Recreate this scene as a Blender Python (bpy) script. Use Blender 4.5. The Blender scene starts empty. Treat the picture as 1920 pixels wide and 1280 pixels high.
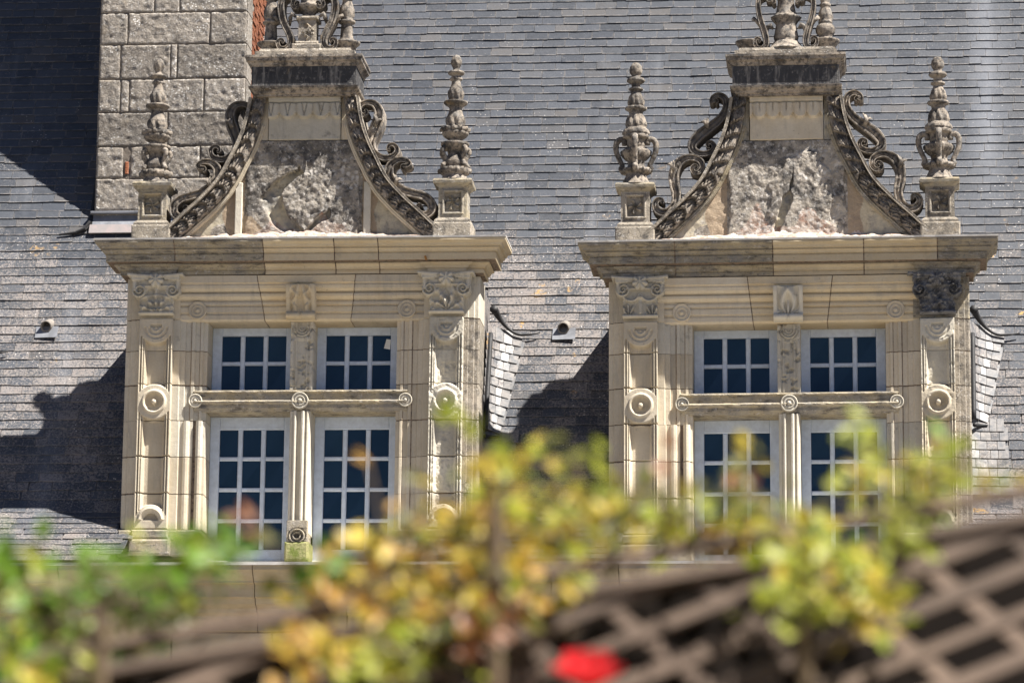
import bpy, math, random
import numpy as np
from mathutils import Vector, Matrix
R = random.Random(7)
NR = np.random.RandomState(7)
sc = bpy.context.scene
col = sc.collection
rad = math.radians

# ------------------------------------------------------------------ camera
PSI, TH, ROLL, DIST = rad(5.5), rad(11.4), 0.011, 35.0
vd = Vector((-math.sin(PSI) * math.cos(TH), math.cos(PSI) * math.cos(TH), math.sin(TH)))
vr = vd.cross(Vector((0, 0, 1))).normalized()
vu = vr.cross(vd)
cr = vr * math.cos(ROLL) + vu * math.sin(ROLL)
cu = vu * math.cos(ROLL) - vr * math.sin(ROLL)
cam_d = bpy.data.cameras.new('camera')
cam = bpy.data.objects.new('camera', cam_d)
col.objects.link(cam)
cam.matrix_world = Matrix(((cr.x, cu.x, -vd.x, -vd.x * DIST), (cr.y, cu.y, -vd.y, -vd.y * DIST),
                           (cr.z, cu.z, -vd.z, -vd.z * DIST), (0, 0, 0, 1)))
cam_d.sensor_width = 36
cam_d.lens = 36 * 7878 / 1920
cam_d.clip_start, cam_d.clip_end = 0.5, 3000
cam_d.dof.use_dof = True
cam_d.dof.focus_distance = 35.1
cam_d.dof.aperture_fstop = 3.9
cam_d.dof.aperture_blades = 9
sc.camera = cam
CAMP = Vector((-vd.x * DIST, -vd.y * DIST, -vd.z * DIST))

# ------------------------------------------------------------------ sky, sun, exposure
SUN = Vector((0.511, -0.207, 0.834)).normalized()
w = bpy.data.worlds.new('World'); sc.world = w; w.use_nodes = True
nt = w.node_tree; nt.nodes.clear()
sky = nt.nodes.new('ShaderNodeTexSky'); sky.sky_type = 'NISHITA'; sky.sun_disc = False
sky.sun_elevation = math.asin(SUN.z); sky.sun_rotation = math.atan2(SUN.x, SUN.y)
sky.air_density = 0.3; sky.dust_density = 0.05; sky.ozone_density = 5.0
bg = nt.nodes.new('ShaderNodeBackground'); bg.inputs[1].default_value = 0.05
wo = nt.nodes.new('ShaderNodeOutputWorld')
nt.links.new(sky.outputs[0], bg.inputs[0]); nt.links.new(bg.outputs[0], wo.inputs[0])
sd = bpy.data.lights.new('sun', 'SUN'); sd.energy = 5.0; sd.angle = rad(0.53); sd.color = (1.0, 0.945, 0.87)
so = bpy.data.objects.new('sun', sd); col.objects.link(so)
so.rotation_euler = (-SUN).to_track_quat('-Z', 'Y').to_euler(); so.location = SUN * 60
sc.view_settings.view_transform = 'Standard'; sc.view_settings.look = 'None'
sc.view_settings.gamma = 1; sc.view_settings.use_curve_mapping = False
sc.view_settings.exposure = 1.38
sc.render.engine = 'CYCLES'
sc.cycles.use_denoising = True
try:
    sc.cycles.denoiser = 'OPENIMAGEDENOISE'
    sc.cycles.denoising_input_passes = 'RGB_ALBEDO_NORMAL'
except Exception: pass
sc.cycles.max_bounces = 6; sc.cycles.diffuse_bounces = 4

# ------------------------------------------------------------------ materials
class N:
    def __init__(s, name):
        s.m = bpy.data.materials.new(name); s.m.use_nodes = True
        s.t = s.m.node_tree; s.b = s.t.nodes['Principled BSDF']
    def n(s, typ, **k):
        x = s.t.nodes.new(typ)
        for a, v in k.items(): setattr(x, a, v)
        return x
    def l(s, a, b): s.t.links.new(a, b)
    def math(s, op, a, b=None, c=None, clamp=False):
        x = s.n('ShaderNodeMath', operation=op, use_clamp=clamp)
        for i, v in enumerate((a, b, c)):
            if v is None: continue
            if isinstance(v, (int, float)): x.inputs[i].default_value = v
            else: s.l(v, x.inputs[i])
        return x.outputs[0]
    def rng(s, v, a, b, c=0.0, d=1.0):
        x = s.n('ShaderNodeMapRange'); s.l(v, x.inputs[0])
        for i, q in enumerate((a, b, c, d)): x.inputs[1 + i].default_value = q
        return x.outputs[0]
    def mix(s, f, a, b, mode='MIX'):
        x = s.n('ShaderNodeMix', data_type='RGBA', blend_type=mode)
        for i, v in ((0, f), (6, a), (7, b)):
            if isinstance(v, (int, float)): x.inputs[i].default_value = v
            elif isinstance(v, tuple): x.inputs[i].default_value = (*v, 1)
            else: s.l(v, x.inputs[i])
        return x.outputs[2]
    def noise(s, vec, scale, detail=4, rough=0.6):
        x = s.n('ShaderNodeTexNoise'); s.l(vec, x.inputs['Vector'])
        x.inputs['Scale'].default_value = scale; x.inputs['Detail'].default_value = detail; x.inputs['Roughness'].default_value = rough
        return x.outputs['Fac']
    def voro(s, vec, scale):
        x = s.n('ShaderNodeTexVoronoi'); s.l(vec, x.inputs['Vector']); x.inputs['Scale'].default_value = scale
        return x.outputs['Distance']
    def scalev(s, vec, v3):
        x = s.n('ShaderNodeVectorMath', operation='MULTIPLY'); s.l(vec, x.inputs[0]); x.inputs[1].default_value = v3
        return x.outputs[0]

def stone(name, base, base2, layers=(), spots=(), bump=0.4, bscale=90, rough=0.9, var=0.16):
    """limestone: mottled base, then weathering layers (colour, scale, low, high, amount, stretch) and lichen spots (colour, scale, radius, gate)."""
    m = N(name)
    geo = m.n('ShaderNodeNewGeometry'); oi = m.n('ShaderNodeObjectInfo')
    off = m.n('ShaderNodeVectorMath', operation='ADD'); m.l(geo.outputs['Position'], off.inputs[0])
    cmb = m.n('ShaderNodeCombineXYZ'); m.l(m.math('MULTIPLY', oi.outputs['Random'], 37.0), cmb.inputs[0]); m.l(cmb.outputs[0], off.inputs[1])
    P = off.outputs[0]
    c = m.mix(m.rng(m.noise(P, 6, 5), 0.35, 0.68), base, base2)
    c = m.mix(m.rng(m.noise(P, 55, 3), 0.3, 0.7, 0, 0.35), c, tuple(x * 0.72 for x in base))
    for (lc, scl, lo, hi, amt, st) in layers:
        f = m.rng(m.noise(m.scalev(P, st), scl, 6, 0.68), lo, hi, 0, amt)
        c = m.mix(f, c, lc)
    for (lc, scl, r_, g0) in spots:
        d = m.rng(m.voro(P, scl), r_, r_ * 0.55)
        g = m.rng(m.noise(P, scl * 0.16, 4), g0, g0 + 0.1)
        c = m.mix(m.math('MULTIPLY', d, g), c, lc)
    v = m.rng(oi.outputs['Random'], 0, 1, 1 - var, 1 + var)
    hs = m.n('ShaderNodeHueSaturation'); m.l(c, hs.inputs['Color']); m.l(v, hs.inputs['Value'])
    m.l(hs.outputs[0], m.b.inputs['Base Color'])
    m.b.inputs['Roughness'].default_value = rough
    m.b.inputs['Specular IOR Level'].default_value = 0.25
    h = m.math('ADD', m.noise(P, bscale, 5, 0.7), m.math('MULTIPLY', m.noise(P, bscale * 0.22, 4), 1.4))
    bp = m.n('ShaderNodeBump'); bp.inputs['Strength'].default_value = bump; bp.inputs['Distance'].default_value = 0.012
    m.l(h, bp.inputs['Height']); m.l(bp.outputs[0], m.b.inputs['Normal'])
    return m.m

U = (1, 1, 1); STK = (3.0, 1, 0.45)
CREAM, CREAM2 = (0.62, 0.55, 0.43), (0.56, 0.48, 0.355)
BLACK, GREY, WHITE, OCH = (0.035, 0.035, 0.038), (0.25, 0.235, 0.215), (0.60, 0.57, 0.53), (0.42, 0.27, 0.10)
M = {}
M['clean'] = stone('limestone_clean', CREAM, CREAM2, [(GREY, 3.5, 0.52, 0.70, 0.42, STK), ((0.40, 0.32, 0.21), 2.6, 0.54, 0.72, 0.45, STK), (BLACK, 38, 0.63, 0.74, 0.5, U), (OCH, 3, 0.58, 0.75, 0.22, STK), (GREY, 9, 0.62, 0.75, 0.35, U), (BLACK, 60, 0.70, 0.78, 0.5, U)], bump=0.25)
M['yellow'] = stone('limestone_yellow', (0.60, 0.515, 0.37), (0.56, 0.455, 0.30), [(OCH, 4, 0.55, 0.7, 0.3, (0.5, 1, 4)), (GREY, 4, 0.54, 0.7, 0.42, U), (BLACK, 30, 0.62, 0.74, 0.45, U), (BLACK, 50, 0.70, 0.78, 0.4, U)], bump=0.25)
M['pale'] = stone('limestone_pale', (0.58, 0.54, 0.455), (0.52, 0.475, 0.38), [(BLACK, 11, 0.58, 0.72, 0.45, U), (GREY, 5, 0.55, 0.72, 0.45, STK), (BLACK, 60, 0.68, 0.78, 0.5, U)], bump=0.3)
M['weathered'] = stone('limestone_weathered', (0.44, 0.385, 0.285), (0.40, 0.33, 0.21), [(GREY, 5, 0.42, 0.60, 0.8, U), (BLACK, 12, 0.52, 0.66, 0.7, (0.6, 1, 2.2)), (BLACK, 45, 0.56, 0.68, 0.6, U), (WHITE, 24, 0.57, 0.68, 0.5, U)], bump=0.7)
M['grey'] = stone('limestone_greyed', (0.37, 0.325, 0.265), (0.29, 0.255, 0.205), [(BLACK, 9, 0.48, 0.64, 0.75, U), (BLACK, 40, 0.55, 0.66, 0.6, U), (WHITE, 22, 0.58, 0.68, 0.5, U), (OCH, 5, 0.62, 0.75, 0.3, U)], [((0.62, 0.59, 0.53), 60, 0.32, 0.5)], bump=0.7)
M['carved'] = stone('carved_stone', (0.36, 0.31, 0.255), (0.26, 0.22, 0.175), [(BLACK, 6, 0.47, 0.62, 0.8, U), (BLACK, 26, 0.47, 0.60, 0.8, U), (GREY, 16, 0.5, 0.65, 0.6, U), (WHITE, 34, 0.6, 0.7, 0.5, U), (OCH, 6, 0.62, 0.74, 0.25, U)], bump=0.6)
M['scrollshade'] = stone('shaded_weathered_stone', (0.17, 0.152, 0.135), (0.12, 0.108, 0.098), [(BLACK, 10, 0.5, 0.66, 0.7, U), (GREY, 14, 0.55, 0.68, 0.6, U), (WHITE, 40, 0.64, 0.72, 0.4, U)], bump=0.7)  # weathered stone with the shade of the upper left scrolls in its colour
M['blackgrey'] = stone('blackened_stone', (0.22, 0.22, 0.225), (0.12, 0.12, 0.125), [(BLACK, 14, 0.46, 0.6, 0.85, U), (WHITE, 28, 0.55, 0.66, 0.6, U)], bump=0.9)
M['black'] = stone('soot_black_stone', (0.060, 0.060, 0.062), (0.035, 0.035, 0.04), [(GREY, 7, 0.52, 0.66, 0.7, STK), (GREY, 22, 0.56, 0.68, 0.6, U), ((0.36, 0.26, 0.14), 5, 0.62, 0.75, 0.5, U), (WHITE, 40, 0.66, 0.74, 0.5, U)], bump=0.6)
M['bluegrey'] = stone('stained_shaded_panel_stone', (0.52, 0.47, 0.36), (0.46, 0.395, 0.28), [((0.17, 0.175, 0.19), 3.2, 0.47, 0.62, 0.75, U), (BLACK, 12, 0.55, 0.7, 0.6, U), (WHITE, 9, 0.6, 0.72, 0.4, U)], bump=0.4)  # blue-grey patches mix stains with shade painted into the colour
M['rough'] = stone('broken_plaster', (0.44, 0.395, 0.335), (0.33, 0.29, 0.24), [(BLACK, 3.2, 0.47, 0.62, 0.75, U), (BLACK, 14, 0.48, 0.62, 0.75, U), (GREY, 20, 0.5, 0.62, 0.6, U), (WHITE, 26, 0.55, 0.64, 0.7, U)], [((0.60, 0.565, 0.52), 17, 0.36, 0.52), ((0.05, 0.05, 0.052), 34, 0.33, 0.55)], bump=1.0, bscale=60)
M['sandy'] = stone('sandy_mortar', (0.44, 0.345, 0.245), (0.36, 0.28, 0.20), [(WHITE, 40, 0.6, 0.7, 0.5, U), (BLACK, 60, 0.64, 0.72, 0.5, U)], bump=0.8, bscale=160)
M['rubble'] = stone('lichen_crust', (0.50, 0.43, 0.37), (0.30, 0.22, 0.175), [((0.30, 0.17, 0.12), 14, 0.52, 0.62, 0.8, U), (WHITE, 20, 0.5, 0.6, 0.8, U), (BLACK, 40, 0.62, 0.7, 0.6, U)], bump=1.0, bscale=70)
M['mortar'] = stone('old_mortar', (0.36, 0.275, 0.21), (0.26, 0.195, 0.15), [(BLACK, 30, 0.5, 0.62, 0.7, U), (WHITE, 50, 0.62, 0.7, 0.5, U)], bump=0.9, bscale=160)
M['ashlar'] = stone('chimney_stone', (0.31, 0.275, 0.235), (0.245, 0.215, 0.18), [(BLACK, 26, 0.52, 0.64, 0.55, U), (GREY, 8, 0.5, 0.66, 0.5, U), (WHITE, 34, 0.54, 0.64, 0.55, U), (OCH, 4, 0.6, 0.75, 0.22, U)], [((0.66, 0.64, 0.60), 40, 0.36, 0.5), ((0.62, 0.60, 0.57), 15, 0.30, 0.58)], bump=0.9, bscale=70, var=0.22)
M['mortar_grey'] = stone('grey_mortar', (0.24, 0.205, 0.17), (0.18, 0.15, 0.125), [(BLACK, 24, 0.55, 0.68, 0.5, U)], bump=0.8)
M['brick'] = stone('orange_brick', (0.34, 0.13, 0.065), (0.25, 0.09, 0.05), [(WHITE, 30, 0.6, 0.7, 0.5, U), (BLACK, 20, 0.6, 0.7, 0.6, U)], bump=0.9, bscale=120, var=0.25)
M['mossy'] = stone('mossy_stone', (0.30, 0.30, 0.12), (0.38, 0.34, 0.2), [((0.13, 0.17, 0.03), 12, 0.42, 0.6, 0.9, U), (BLACK, 30, 0.6, 0.7, 0.6, U)], bump=0.8)
M['gravel'] = stone('pale_gravel', (0.22, 0.195, 0.158), (0.185, 0.163, 0.13), [(GREY, 2, 0.5, 0.7, 0.3, U)], bump=0.5)

def slate_mat(name, base, wet=0.0, lich=1.0):
    m = N(name)
    geo = m.n('ShaderNodeNewGeometry'); oi = m.n('ShaderNodeObjectInfo')
    P = geo.outputs['Position']
    rnd = m.math('FRACT', m.math('ADD', geo.outputs['Random Per Island'], oi.outputs['Random']))
    rnd2 = m.math('FRACT', m.math('MULTIPLY', rnd, 17.31))
    rnd3 = m.math('FRACT', m.math('MULTIPLY', rnd, 91.7))
    c = m.mix(rnd, tuple(x * 0.74 for x in base), tuple(x * 1.28 for x in base))
    c = m.mix(m.rng(rnd2, 0.80, 1.0, 0, 0.55), c, (0.105, 0.092, 0.080))
    sep = m.n('ShaderNodeSeparateXYZ'); m.l(P, sep.inputs[0])
    cx = m.n('ShaderNodeCombineXYZ'); m.l(m.math('MULTIPLY', rnd, 50), cx.inputs[0])
    ad = m.n('ShaderNodeVectorMath', operation='ADD'); m.l(P, ad.inputs[0]); m.l(cx.outputs[0], ad.inputs[1])
    Q = ad.outputs[0]
    c = m.mix(m.rng(m.noise(m.scalev(Q, (1, 3, 3)), 14, 5), 0.35, 0.7, 0, 0.5), c, tuple(x * 1.6 for x in base))
    # lichen grows on the lower roof, sparser above
    low = m.math('MULTIPLY', m.rng(sep.outputs[2], 2.3, 0.4, 0.0, 1.0), lich)
    thr = m.math('SUBTRACT', 0.665, m.math('MULTIPLY', low, 0.178))
    thr = m.math('ADD', thr, m.math('MULTIPLY', m.math('SUBTRACT', rnd3, 0.5), 0.10))
    big = m.noise(P, 1.1, 3)
    thr = m.math('SUBTRACT', thr, m.math('MULTIPLY', m.math('SUBTRACT', big, 0.5), 0.30))
    n1 = m.noise(P, 52, 6, 0.8)
    f = m.math('MULTIPLY', m.math('SUBTRACT', n1, thr), 14.0, clamp=True)
    c = m.mix(m.math('MULTIPLY', f, 0.62), c, m.mix(m.noise(P, 9, 2), (0.36, 0.29, 0.245), (0.30, 0.285, 0.28)))
    n2 = m.rng(m.noise(P, 11, 6, 0.7), 0.61, 0.68, 0, 0.5)
    c = m.mix(m.math('MULTIPLY', n2, low), c, (0.29, 0.245, 0.215))
    sp = m.math('MULTIPLY', m.rng(m.voro(P, 27), 0.18, 0.11), m.rng(m.noise(P, 3, 4), 0.53, 0.6))
    c = m.mix(m.math('MULTIPLY', sp, m.rng(sep.outputs[2], 3.2, 1.0, 0.25, 1.0)), c, (0.62, 0.59, 0.56))
    og = m.math('MULTIPLY', m.rng(m.noise(P, 3.1, 2), 0.70, 0.72), m.rng(m.noise(P, 30, 3), 0.45, 0.55))
    c = m.mix(m.math('MULTIPLY', og, low), c, (0.44, 0.27, 0.09))
    # pale wash streaks running down the slope
    stx = m.noise(m.scalev(P, (1.0, 0.05, 0.05)), 3.0, 4, 0.6)
    stz = m.noise(P, 0.55, 2)
    st = m.math('MULTIPLY', m.rng(stx, 0.57, 0.72, 0, 0.28), m.rng(stz, 0.48, 0.62))
    c = m.mix(st, c, (0.27, 0.28, 0.305))
    uvn = m.n('ShaderNodeUVMap'); uvn.uv_map = 'face'; su = m.n('ShaderNodeSeparateXYZ'); m.l(uvn.outputs[0], su.inputs[0])
    eu = m.rng(m.math('ABSOLUTE', m.math('SUBTRACT', su.outputs[0], 0.5)), 0.465, 0.5)
    ev = m.math('MULTIPLY', m.rng(su.outputs[1], 0.07, 0.015), m.rng(su.outputs[1], 0.0005, 0.001))
    ee = m.math('MULTIPLY', m.math('MAXIMUM', eu, ev), m.rng(m.noise(P, 17, 4), 0.38, 0.62, 0.0, 0.6))
    c = m.mix(ee, c, (0.30, 0.275, 0.255))
    for x0_, wd_, za_, zb_ in ((4.02, 0.22, 1.4, 2.2), (-4.02, 0.20, 1.2, 0.9)):
        gx = m.math('ABSOLUTE', m.math('SUBTRACT', m.math('ADD', sep.outputs[0], m.math('MULTIPLY', m.noise(P, 2.5, 2), 0.12)), x0_ + 0.06))
        fx = m.math('MULTIPLY', m.rng(gx, wd_, 0.0), m.rng(stx, 0.36, 0.60))
        c = m.mix(m.math('MULTIPLY', m.math('MULTIPLY', fx, m.rng(sep.outputs[2], za_, zb_)), 0.36), c, (0.26, 0.275, 0.31))
    m.l(c, m.b.inputs['Base Color'])
    m.l(m.rng(rnd2, 0, 1, 0.42, 0.66), m.b.inputs['Roughness'])
    m.b.inputs['Specular IOR Level'].default_value = 0.5
    bp = m.n('ShaderNodeBump'); bp.inputs['Strength'].default_value = 0.45; bp.inputs['Distance'].default_value = 0.006
    m.l(m.math('ADD', m.noise(Q, 45, 5, 0.7), f), bp.inputs['Height']); m.l(bp.outputs[0], m.b.inputs['Normal'])
    return m.m
M['slate'] = slate_mat('roof_slate', (0.046, 0.052, 0.064))
M['slate_new'] = slate_mat('valley_slate', (0.098, 0.103, 0.112), lich=0.35)

def simple(name, c, rough=0.6, metal=0.0, var=0.15, scale=12, bump=0.1, c2=None, spec=0.4):
    m = N(name); geo = m.n('ShaderNodeNewGeometry')
    f = m.rng(m.noise(geo.outputs['Position'], scale, 5, 0.65), 0.3, 0.7)
    k = m.mix(f, tuple(x * (1 - var) for x in c), c2 or tuple(min(1, x * (1 + var)) for x in c))
    m.l(k, m.b.inputs['Base Color']); m.b.inputs['Roughness'].default_value = rough; m.b.inputs['Metallic'].default_value = metal
    m.b.inputs['Specular IOR Level'].default_value = spec
    bp = m.n('ShaderNodeBump'); bp.inputs['Strength'].default_value = bump; bp.inputs['Distance'].default_value = 0.004
    m.l(m.noise(geo.outputs['Position'], scale * 5, 4), bp.inputs['Height']); m.l(bp.outputs[0], m.b.inputs['Normal'])
    return m.m
M['paint'] = simple('pale_blue_white_paint', (0.55, 0.62, 0.72), 0.55, var=0.12, scale=18, bump=0.25)
M['white'] = simple('white_paint', (0.78, 0.77, 0.74), 0.5, var=0.05)
M['lead'] = simple('lead_sheet', (0.24, 0.25, 0.275), 0.5, 0.25, 0.3, 9, 0.3)
M['leadpale'] = simple('bright_lead_sheet', (0.55, 0.53, 0.50), 0.5, 0.0, 0.2, 14, 0.3)
M['leadpink'] = simple('oxidised_lead', (0.29, 0.28, 0.28), 0.6, 0.0, 0.2, 16, 0.3, c2=(0.32, 0.265, 0.26))
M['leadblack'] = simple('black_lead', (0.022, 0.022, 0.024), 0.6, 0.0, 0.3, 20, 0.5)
M['dark'] = simple('dark_deck', (0.03, 0.028, 0.026), 0.9)
M['tile'] = simple('terracotta_grey', (0.25, 0.225, 0.20), 0.8, 0, 0.25, 25, 0.5)
M['shade_back'] = simple('lattice_shade_backing', (0.007, 0.005, 0.004), 0.95, 0, 0.3, 10, 0.3, spec=0.1)  # near-black colour for the dark behind the lattice
M['paper'] = simple('white_paper', (0.75, 0.75, 0.72), 0.8)

def wood_mat():
    m = N('weathered_wood'); geo = m.n('ShaderNodeNewGeometry'); oi = m.n('ShaderNodeObjectInfo')
    n = m.noise(geo.outputs['Position'], 14, 5)
    c = m.mix(n, (0.050, 0.035, 0.026), (0.185, 0.13, 0.094))
    hs = m.n('ShaderNodeHueSaturation'); m.l(c, hs.inputs['Color']); m.l(m.rng(oi.outputs['Random'], 0, 1, 0.6, 1.3), hs.inputs['Value'])
    m.l(hs.outputs[0], m.b.inputs['Base Color']); m.b.inputs['Roughness'].default_value = 0.85
    return m.m
M['wood'] = wood_mat()

def glass_mat():
    m = N('dark_window_glass'); oi = m.n('ShaderNodeObjectInfo'); geo = m.n('ShaderNodeNewGeometry')
    c = m.mix(oi.outputs['Random'], (0.007, 0.020, 0.038), (0.014, 0.034, 0.056))
    m.l(c, m.b.inputs['Base Color']); m.b.inputs['Roughness'].default_value = 0.04; m.b.inputs['IOR'].default_value = 1.5
    bp = m.n('ShaderNodeBump'); bp.inputs['Strength'].default_value = 0.06; bp.inputs['Distance'].default_value = 0.01
    m.l(m.noise(geo.outputs['Position'], 7, 2), bp.inputs['Height']); m.l(bp.outputs[0], m.b.inputs['Normal'])
    return m.m
M['glass'] = glass_mat()

def leaf_mat(name, c, c2):
    m = N(name); oi = m.n('ShaderNodeObjectInfo'); geo = m.n('ShaderNodeNewGeometry')
    k = m.mix(m.math('FRACT', m.math('ADD', oi.outputs['Random'], geo.outputs['Random Per Island'])), c, c2)
    m.l(k, m.b.inputs['Base Color']); m.b.inputs['Roughness'].default_value = 0.45
    tr = m.n('ShaderNodeBsdfTranslucent'); m.l(k, tr.inputs[0])
    ms = m.n('ShaderNodeMixShader'); ms.inputs[0].default_value = 0.45
    m.l(m.b.outputs[0], ms.inputs[1]); m.l(tr.outputs[0], ms.inputs[2])
    m.l(ms.outputs[0], m.t.nodes['Material Output'].inputs[0])
    return m.m
LEAF = {'green': leaf_mat('leaf_green', (0.075, 0.17, 0.010), (0.19, 0.33, 0.03)),
        'lime': leaf_mat('leaf_lime', (0.25, 0.31, 0.018), (0.47, 0.48, 0.06)),
        'olive': leaf_mat('leaf_olive', (0.075, 0.085, 0.012), (0.16, 0.15, 0.02)),
        'yellow': leaf_mat('leaf_yellow', (0.48, 0.37, 0.025), (0.68, 0.52, 0.08)),
        'ochre': leaf_mat('leaf_ochre', (0.42, 0.22, 0.03), (0.60, 0.36, 0.08)),
        'rust': leaf_mat('leaf_rust', (0.20, 0.07, 0.02), (0.32, 0.13, 0.05))}
M['petal'] = leaf_mat('red_petal', (0.72, 0.02, 0.03), (0.85, 0.06, 0.07))
M['stem'] = simple('vine_stem', (0.12, 0.085, 0.05), 0.9)

# ------------------------------------------------------------------ helpers
def link(name, me, parent=None, loc=(0, 0, 0)):
    o = bpy.data.objects.new(name, me); col.objects.link(o); o.location = loc
    if parent: o.parent = parent
    return o
def mesh(name, V, F, mat, parent=None, off=(0, 0, 0), smooth=False):
    V = np.asarray(V, float).reshape(-1, 3) - np.asarray(off, float)
    me = bpy.data.meshes.new(name); me.from_pydata(V.tolist(), [], [tuple(int(i) for i in f) for f in F])
    if smooth: me.polygons.foreach_set('use_smooth', [True] * len(me.polygons))
    me.materials.append(mat); me.update()
    return link(name, me, parent)
def thing(name, label, cat, loc, group=None):
    o = bpy.data.objects.new(name, None); col.objects.link(o); o.location = loc; o.empty_display_size = 0.2
    o['label'] = label; o['category'] = cat
    if group: o['group'] = group
    return o
class B:
    """collects shapes for one mesh"""
    def __init__(s): s.V = []; s.F = []
    def add(s, V, F):
        k = len(s.V); s.V += [tuple(map(float, v)) for v in V]; s.F += [tuple(int(i) + k for i in f) for f in F]; return s
    def box(s, x0, x1, y0, y1, z0, z1, c=0.0):
        if c <= 0:
            V = [(x, y, z) for z in (z0, z1) for y in (y0, y1) for x in (x0, x1)]
            return s.add(V, [(0, 2, 3, 1), (4, 5, 7, 6), (0, 1, 5, 4), (2, 6, 7, 3), (0, 4, 6, 2), (1, 3, 7, 5)])
        V = []; 
        for y, i in ((y1, 0), (y0 + c, 0), (y0, c)):
            V += [(x0 + i, y, z0 + i), (x1 - i, y, z0 + i), (x1 - i, y, z1 - i), (x0 + i, y, z1 - i)]
        F = [(3, 2, 1, 0), (8, 9, 10, 11)]
        for r_ in (0, 4):
            for k in range(4): F.append((r_ + k, r_ + (k + 1) % 4, r_ + 4 + (k + 1) % 4, r_ + 4 + k))
        F = [tuple(reversed(f)) for f in F]
        F = [tuple(reversed(f)) for f in F]
        return s.add(V, F)
    def tube(s, pts, r, n=8):
        pts = [Vector(p) for p in pts]; V = []; F = []
        for i, p in enumerate(pts):
            t = (pts[min(i + 1, len(pts) - 1)] - pts[max(i - 1, 0)]).normalized()
            a = t.cross(Vector((0.31, 0.2, 0.93))); a = a.normalized() if a.length > 1e-4 else Vector((1, 0, 0)); b = t.cross(a)
            rr = r[i] if isinstance(r, (list, tuple)) else r
            V += [tuple(p + (a * math.cos(6.2832 * k / n) + b * math.sin(6.2832 * k / n)) * rr) for k in range(n)]
        for i in range(len(pts) - 1):
            for k in range(n): F.append((i * n + k, i * n + (k + 1) % n, (i + 1) * n + (k + 1) % n, (i + 1) * n + k))
        F.append(tuple(range(n - 1, -1, -1))); F.append(tuple((len(pts) - 1) * n + k for k in range(n)))
        return s.add(V, F)
    def build(s, name, mat, parent=None, off=(0, 0, 0), smooth=False):
        return mesh(name, s.V, s.F, mat, parent, off, smooth)

def vnoise(x, z, scale, seed=0):
    """cheap smooth value noise on arrays"""
    x = np.asarray(x) * scale + seed * 13.7; z = np.asarray(z) * scale + seed * 7.1
    xi = np.floor(x).astype(int); zi = np.floor(z).astype(int); fx = x - xi; fz = z - zi
    fx = fx * fx * (3 - 2 * fx); fz = fz * fz * (3 - 2 * fz)
    def h(a, b):
        v = np.sin(a * 127.1 + b * 311.7 + seed * 74.7) * 43758.5453
        return v - np.floor(v)
    return (h(xi, zi) * (1 - fx) + h(xi + 1, zi) * fx) * (1 - fz) + (h(xi, zi + 1) * (1 - fx) + h(xi + 1, zi + 1) * fx) * fz
def fbm(x, z, scale, oct=4, seed=0):
    t = 0; a = 0.5
    for i in range(oct): t = t + a * vnoise(x, z, scale * 2 ** i, seed + i); a *= 0.5
    return t
def sstep(v, a, b):
    t = np.clip((v - a) / (b - a), 0, 1); return t * t * (3 - 2 * t)

def relief(b, x0, x1, z0, z1, fn, yf, yb, step=0.007, mask=None, warp=None):
    """front face as a height field fn(X,Z) = protrusion towards the viewer, with side walls back to yb"""
    nx = max(2, int(round((x1 - x0) / step)) + 1); nz = max(2, int(round((z1 - z0) / step)) + 1)
    X, Z = np.meshgrid(np.linspace(x0, x1, nx), np.linspace(z0, z1, nz))
    H = fn(X, Z); XX, ZZ = (X, Z) if warp is None else warp(X, Z)
    Y = yf - H
    V = np.stack([XX, Y, ZZ], -1).reshape(-1, 3).tolist(); nb = len(V)
    keep = np.ones((nz - 1, nx - 1), bool)
    if mask is not None:
        xc = (X[:-1, :-1] + X[1:, 1:]) / 2; zc = (Z[:-1, :-1] + Z[1:, 1:]) / 2
        keep = mask(xc, zc)
    F = []; back = {}
    def bk(i):
        if i not in back:
            back[i] = len(V); V.append((V[i][0], yb, V[i][2]))
        return back[i]
    for j in range(nz - 1):
        for i in range(nx - 1):
            if not keep[j, i]: continue
            a, c, d, e = j * nx + i, j * nx + i + 1, (j + 1) * nx + i + 1, (j + 1) * nx + i
            F.append((a, c, d, e))
            if j == 0 or not keep[j - 1, i]: F.append((c, a, bk(a), bk(c)))
            if j == nz - 2 or not keep[j + 1, i]: F.append((e, d, bk(d), bk(e)))
            if i == 0 or not keep[j, i - 1]: F.append((a, e, bk(e), bk(a)))
            if i == nx - 2 or not keep[j, i + 1]: F.append((d, c, bk(c), bk(d)))
    return b.add(V, F)

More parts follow.
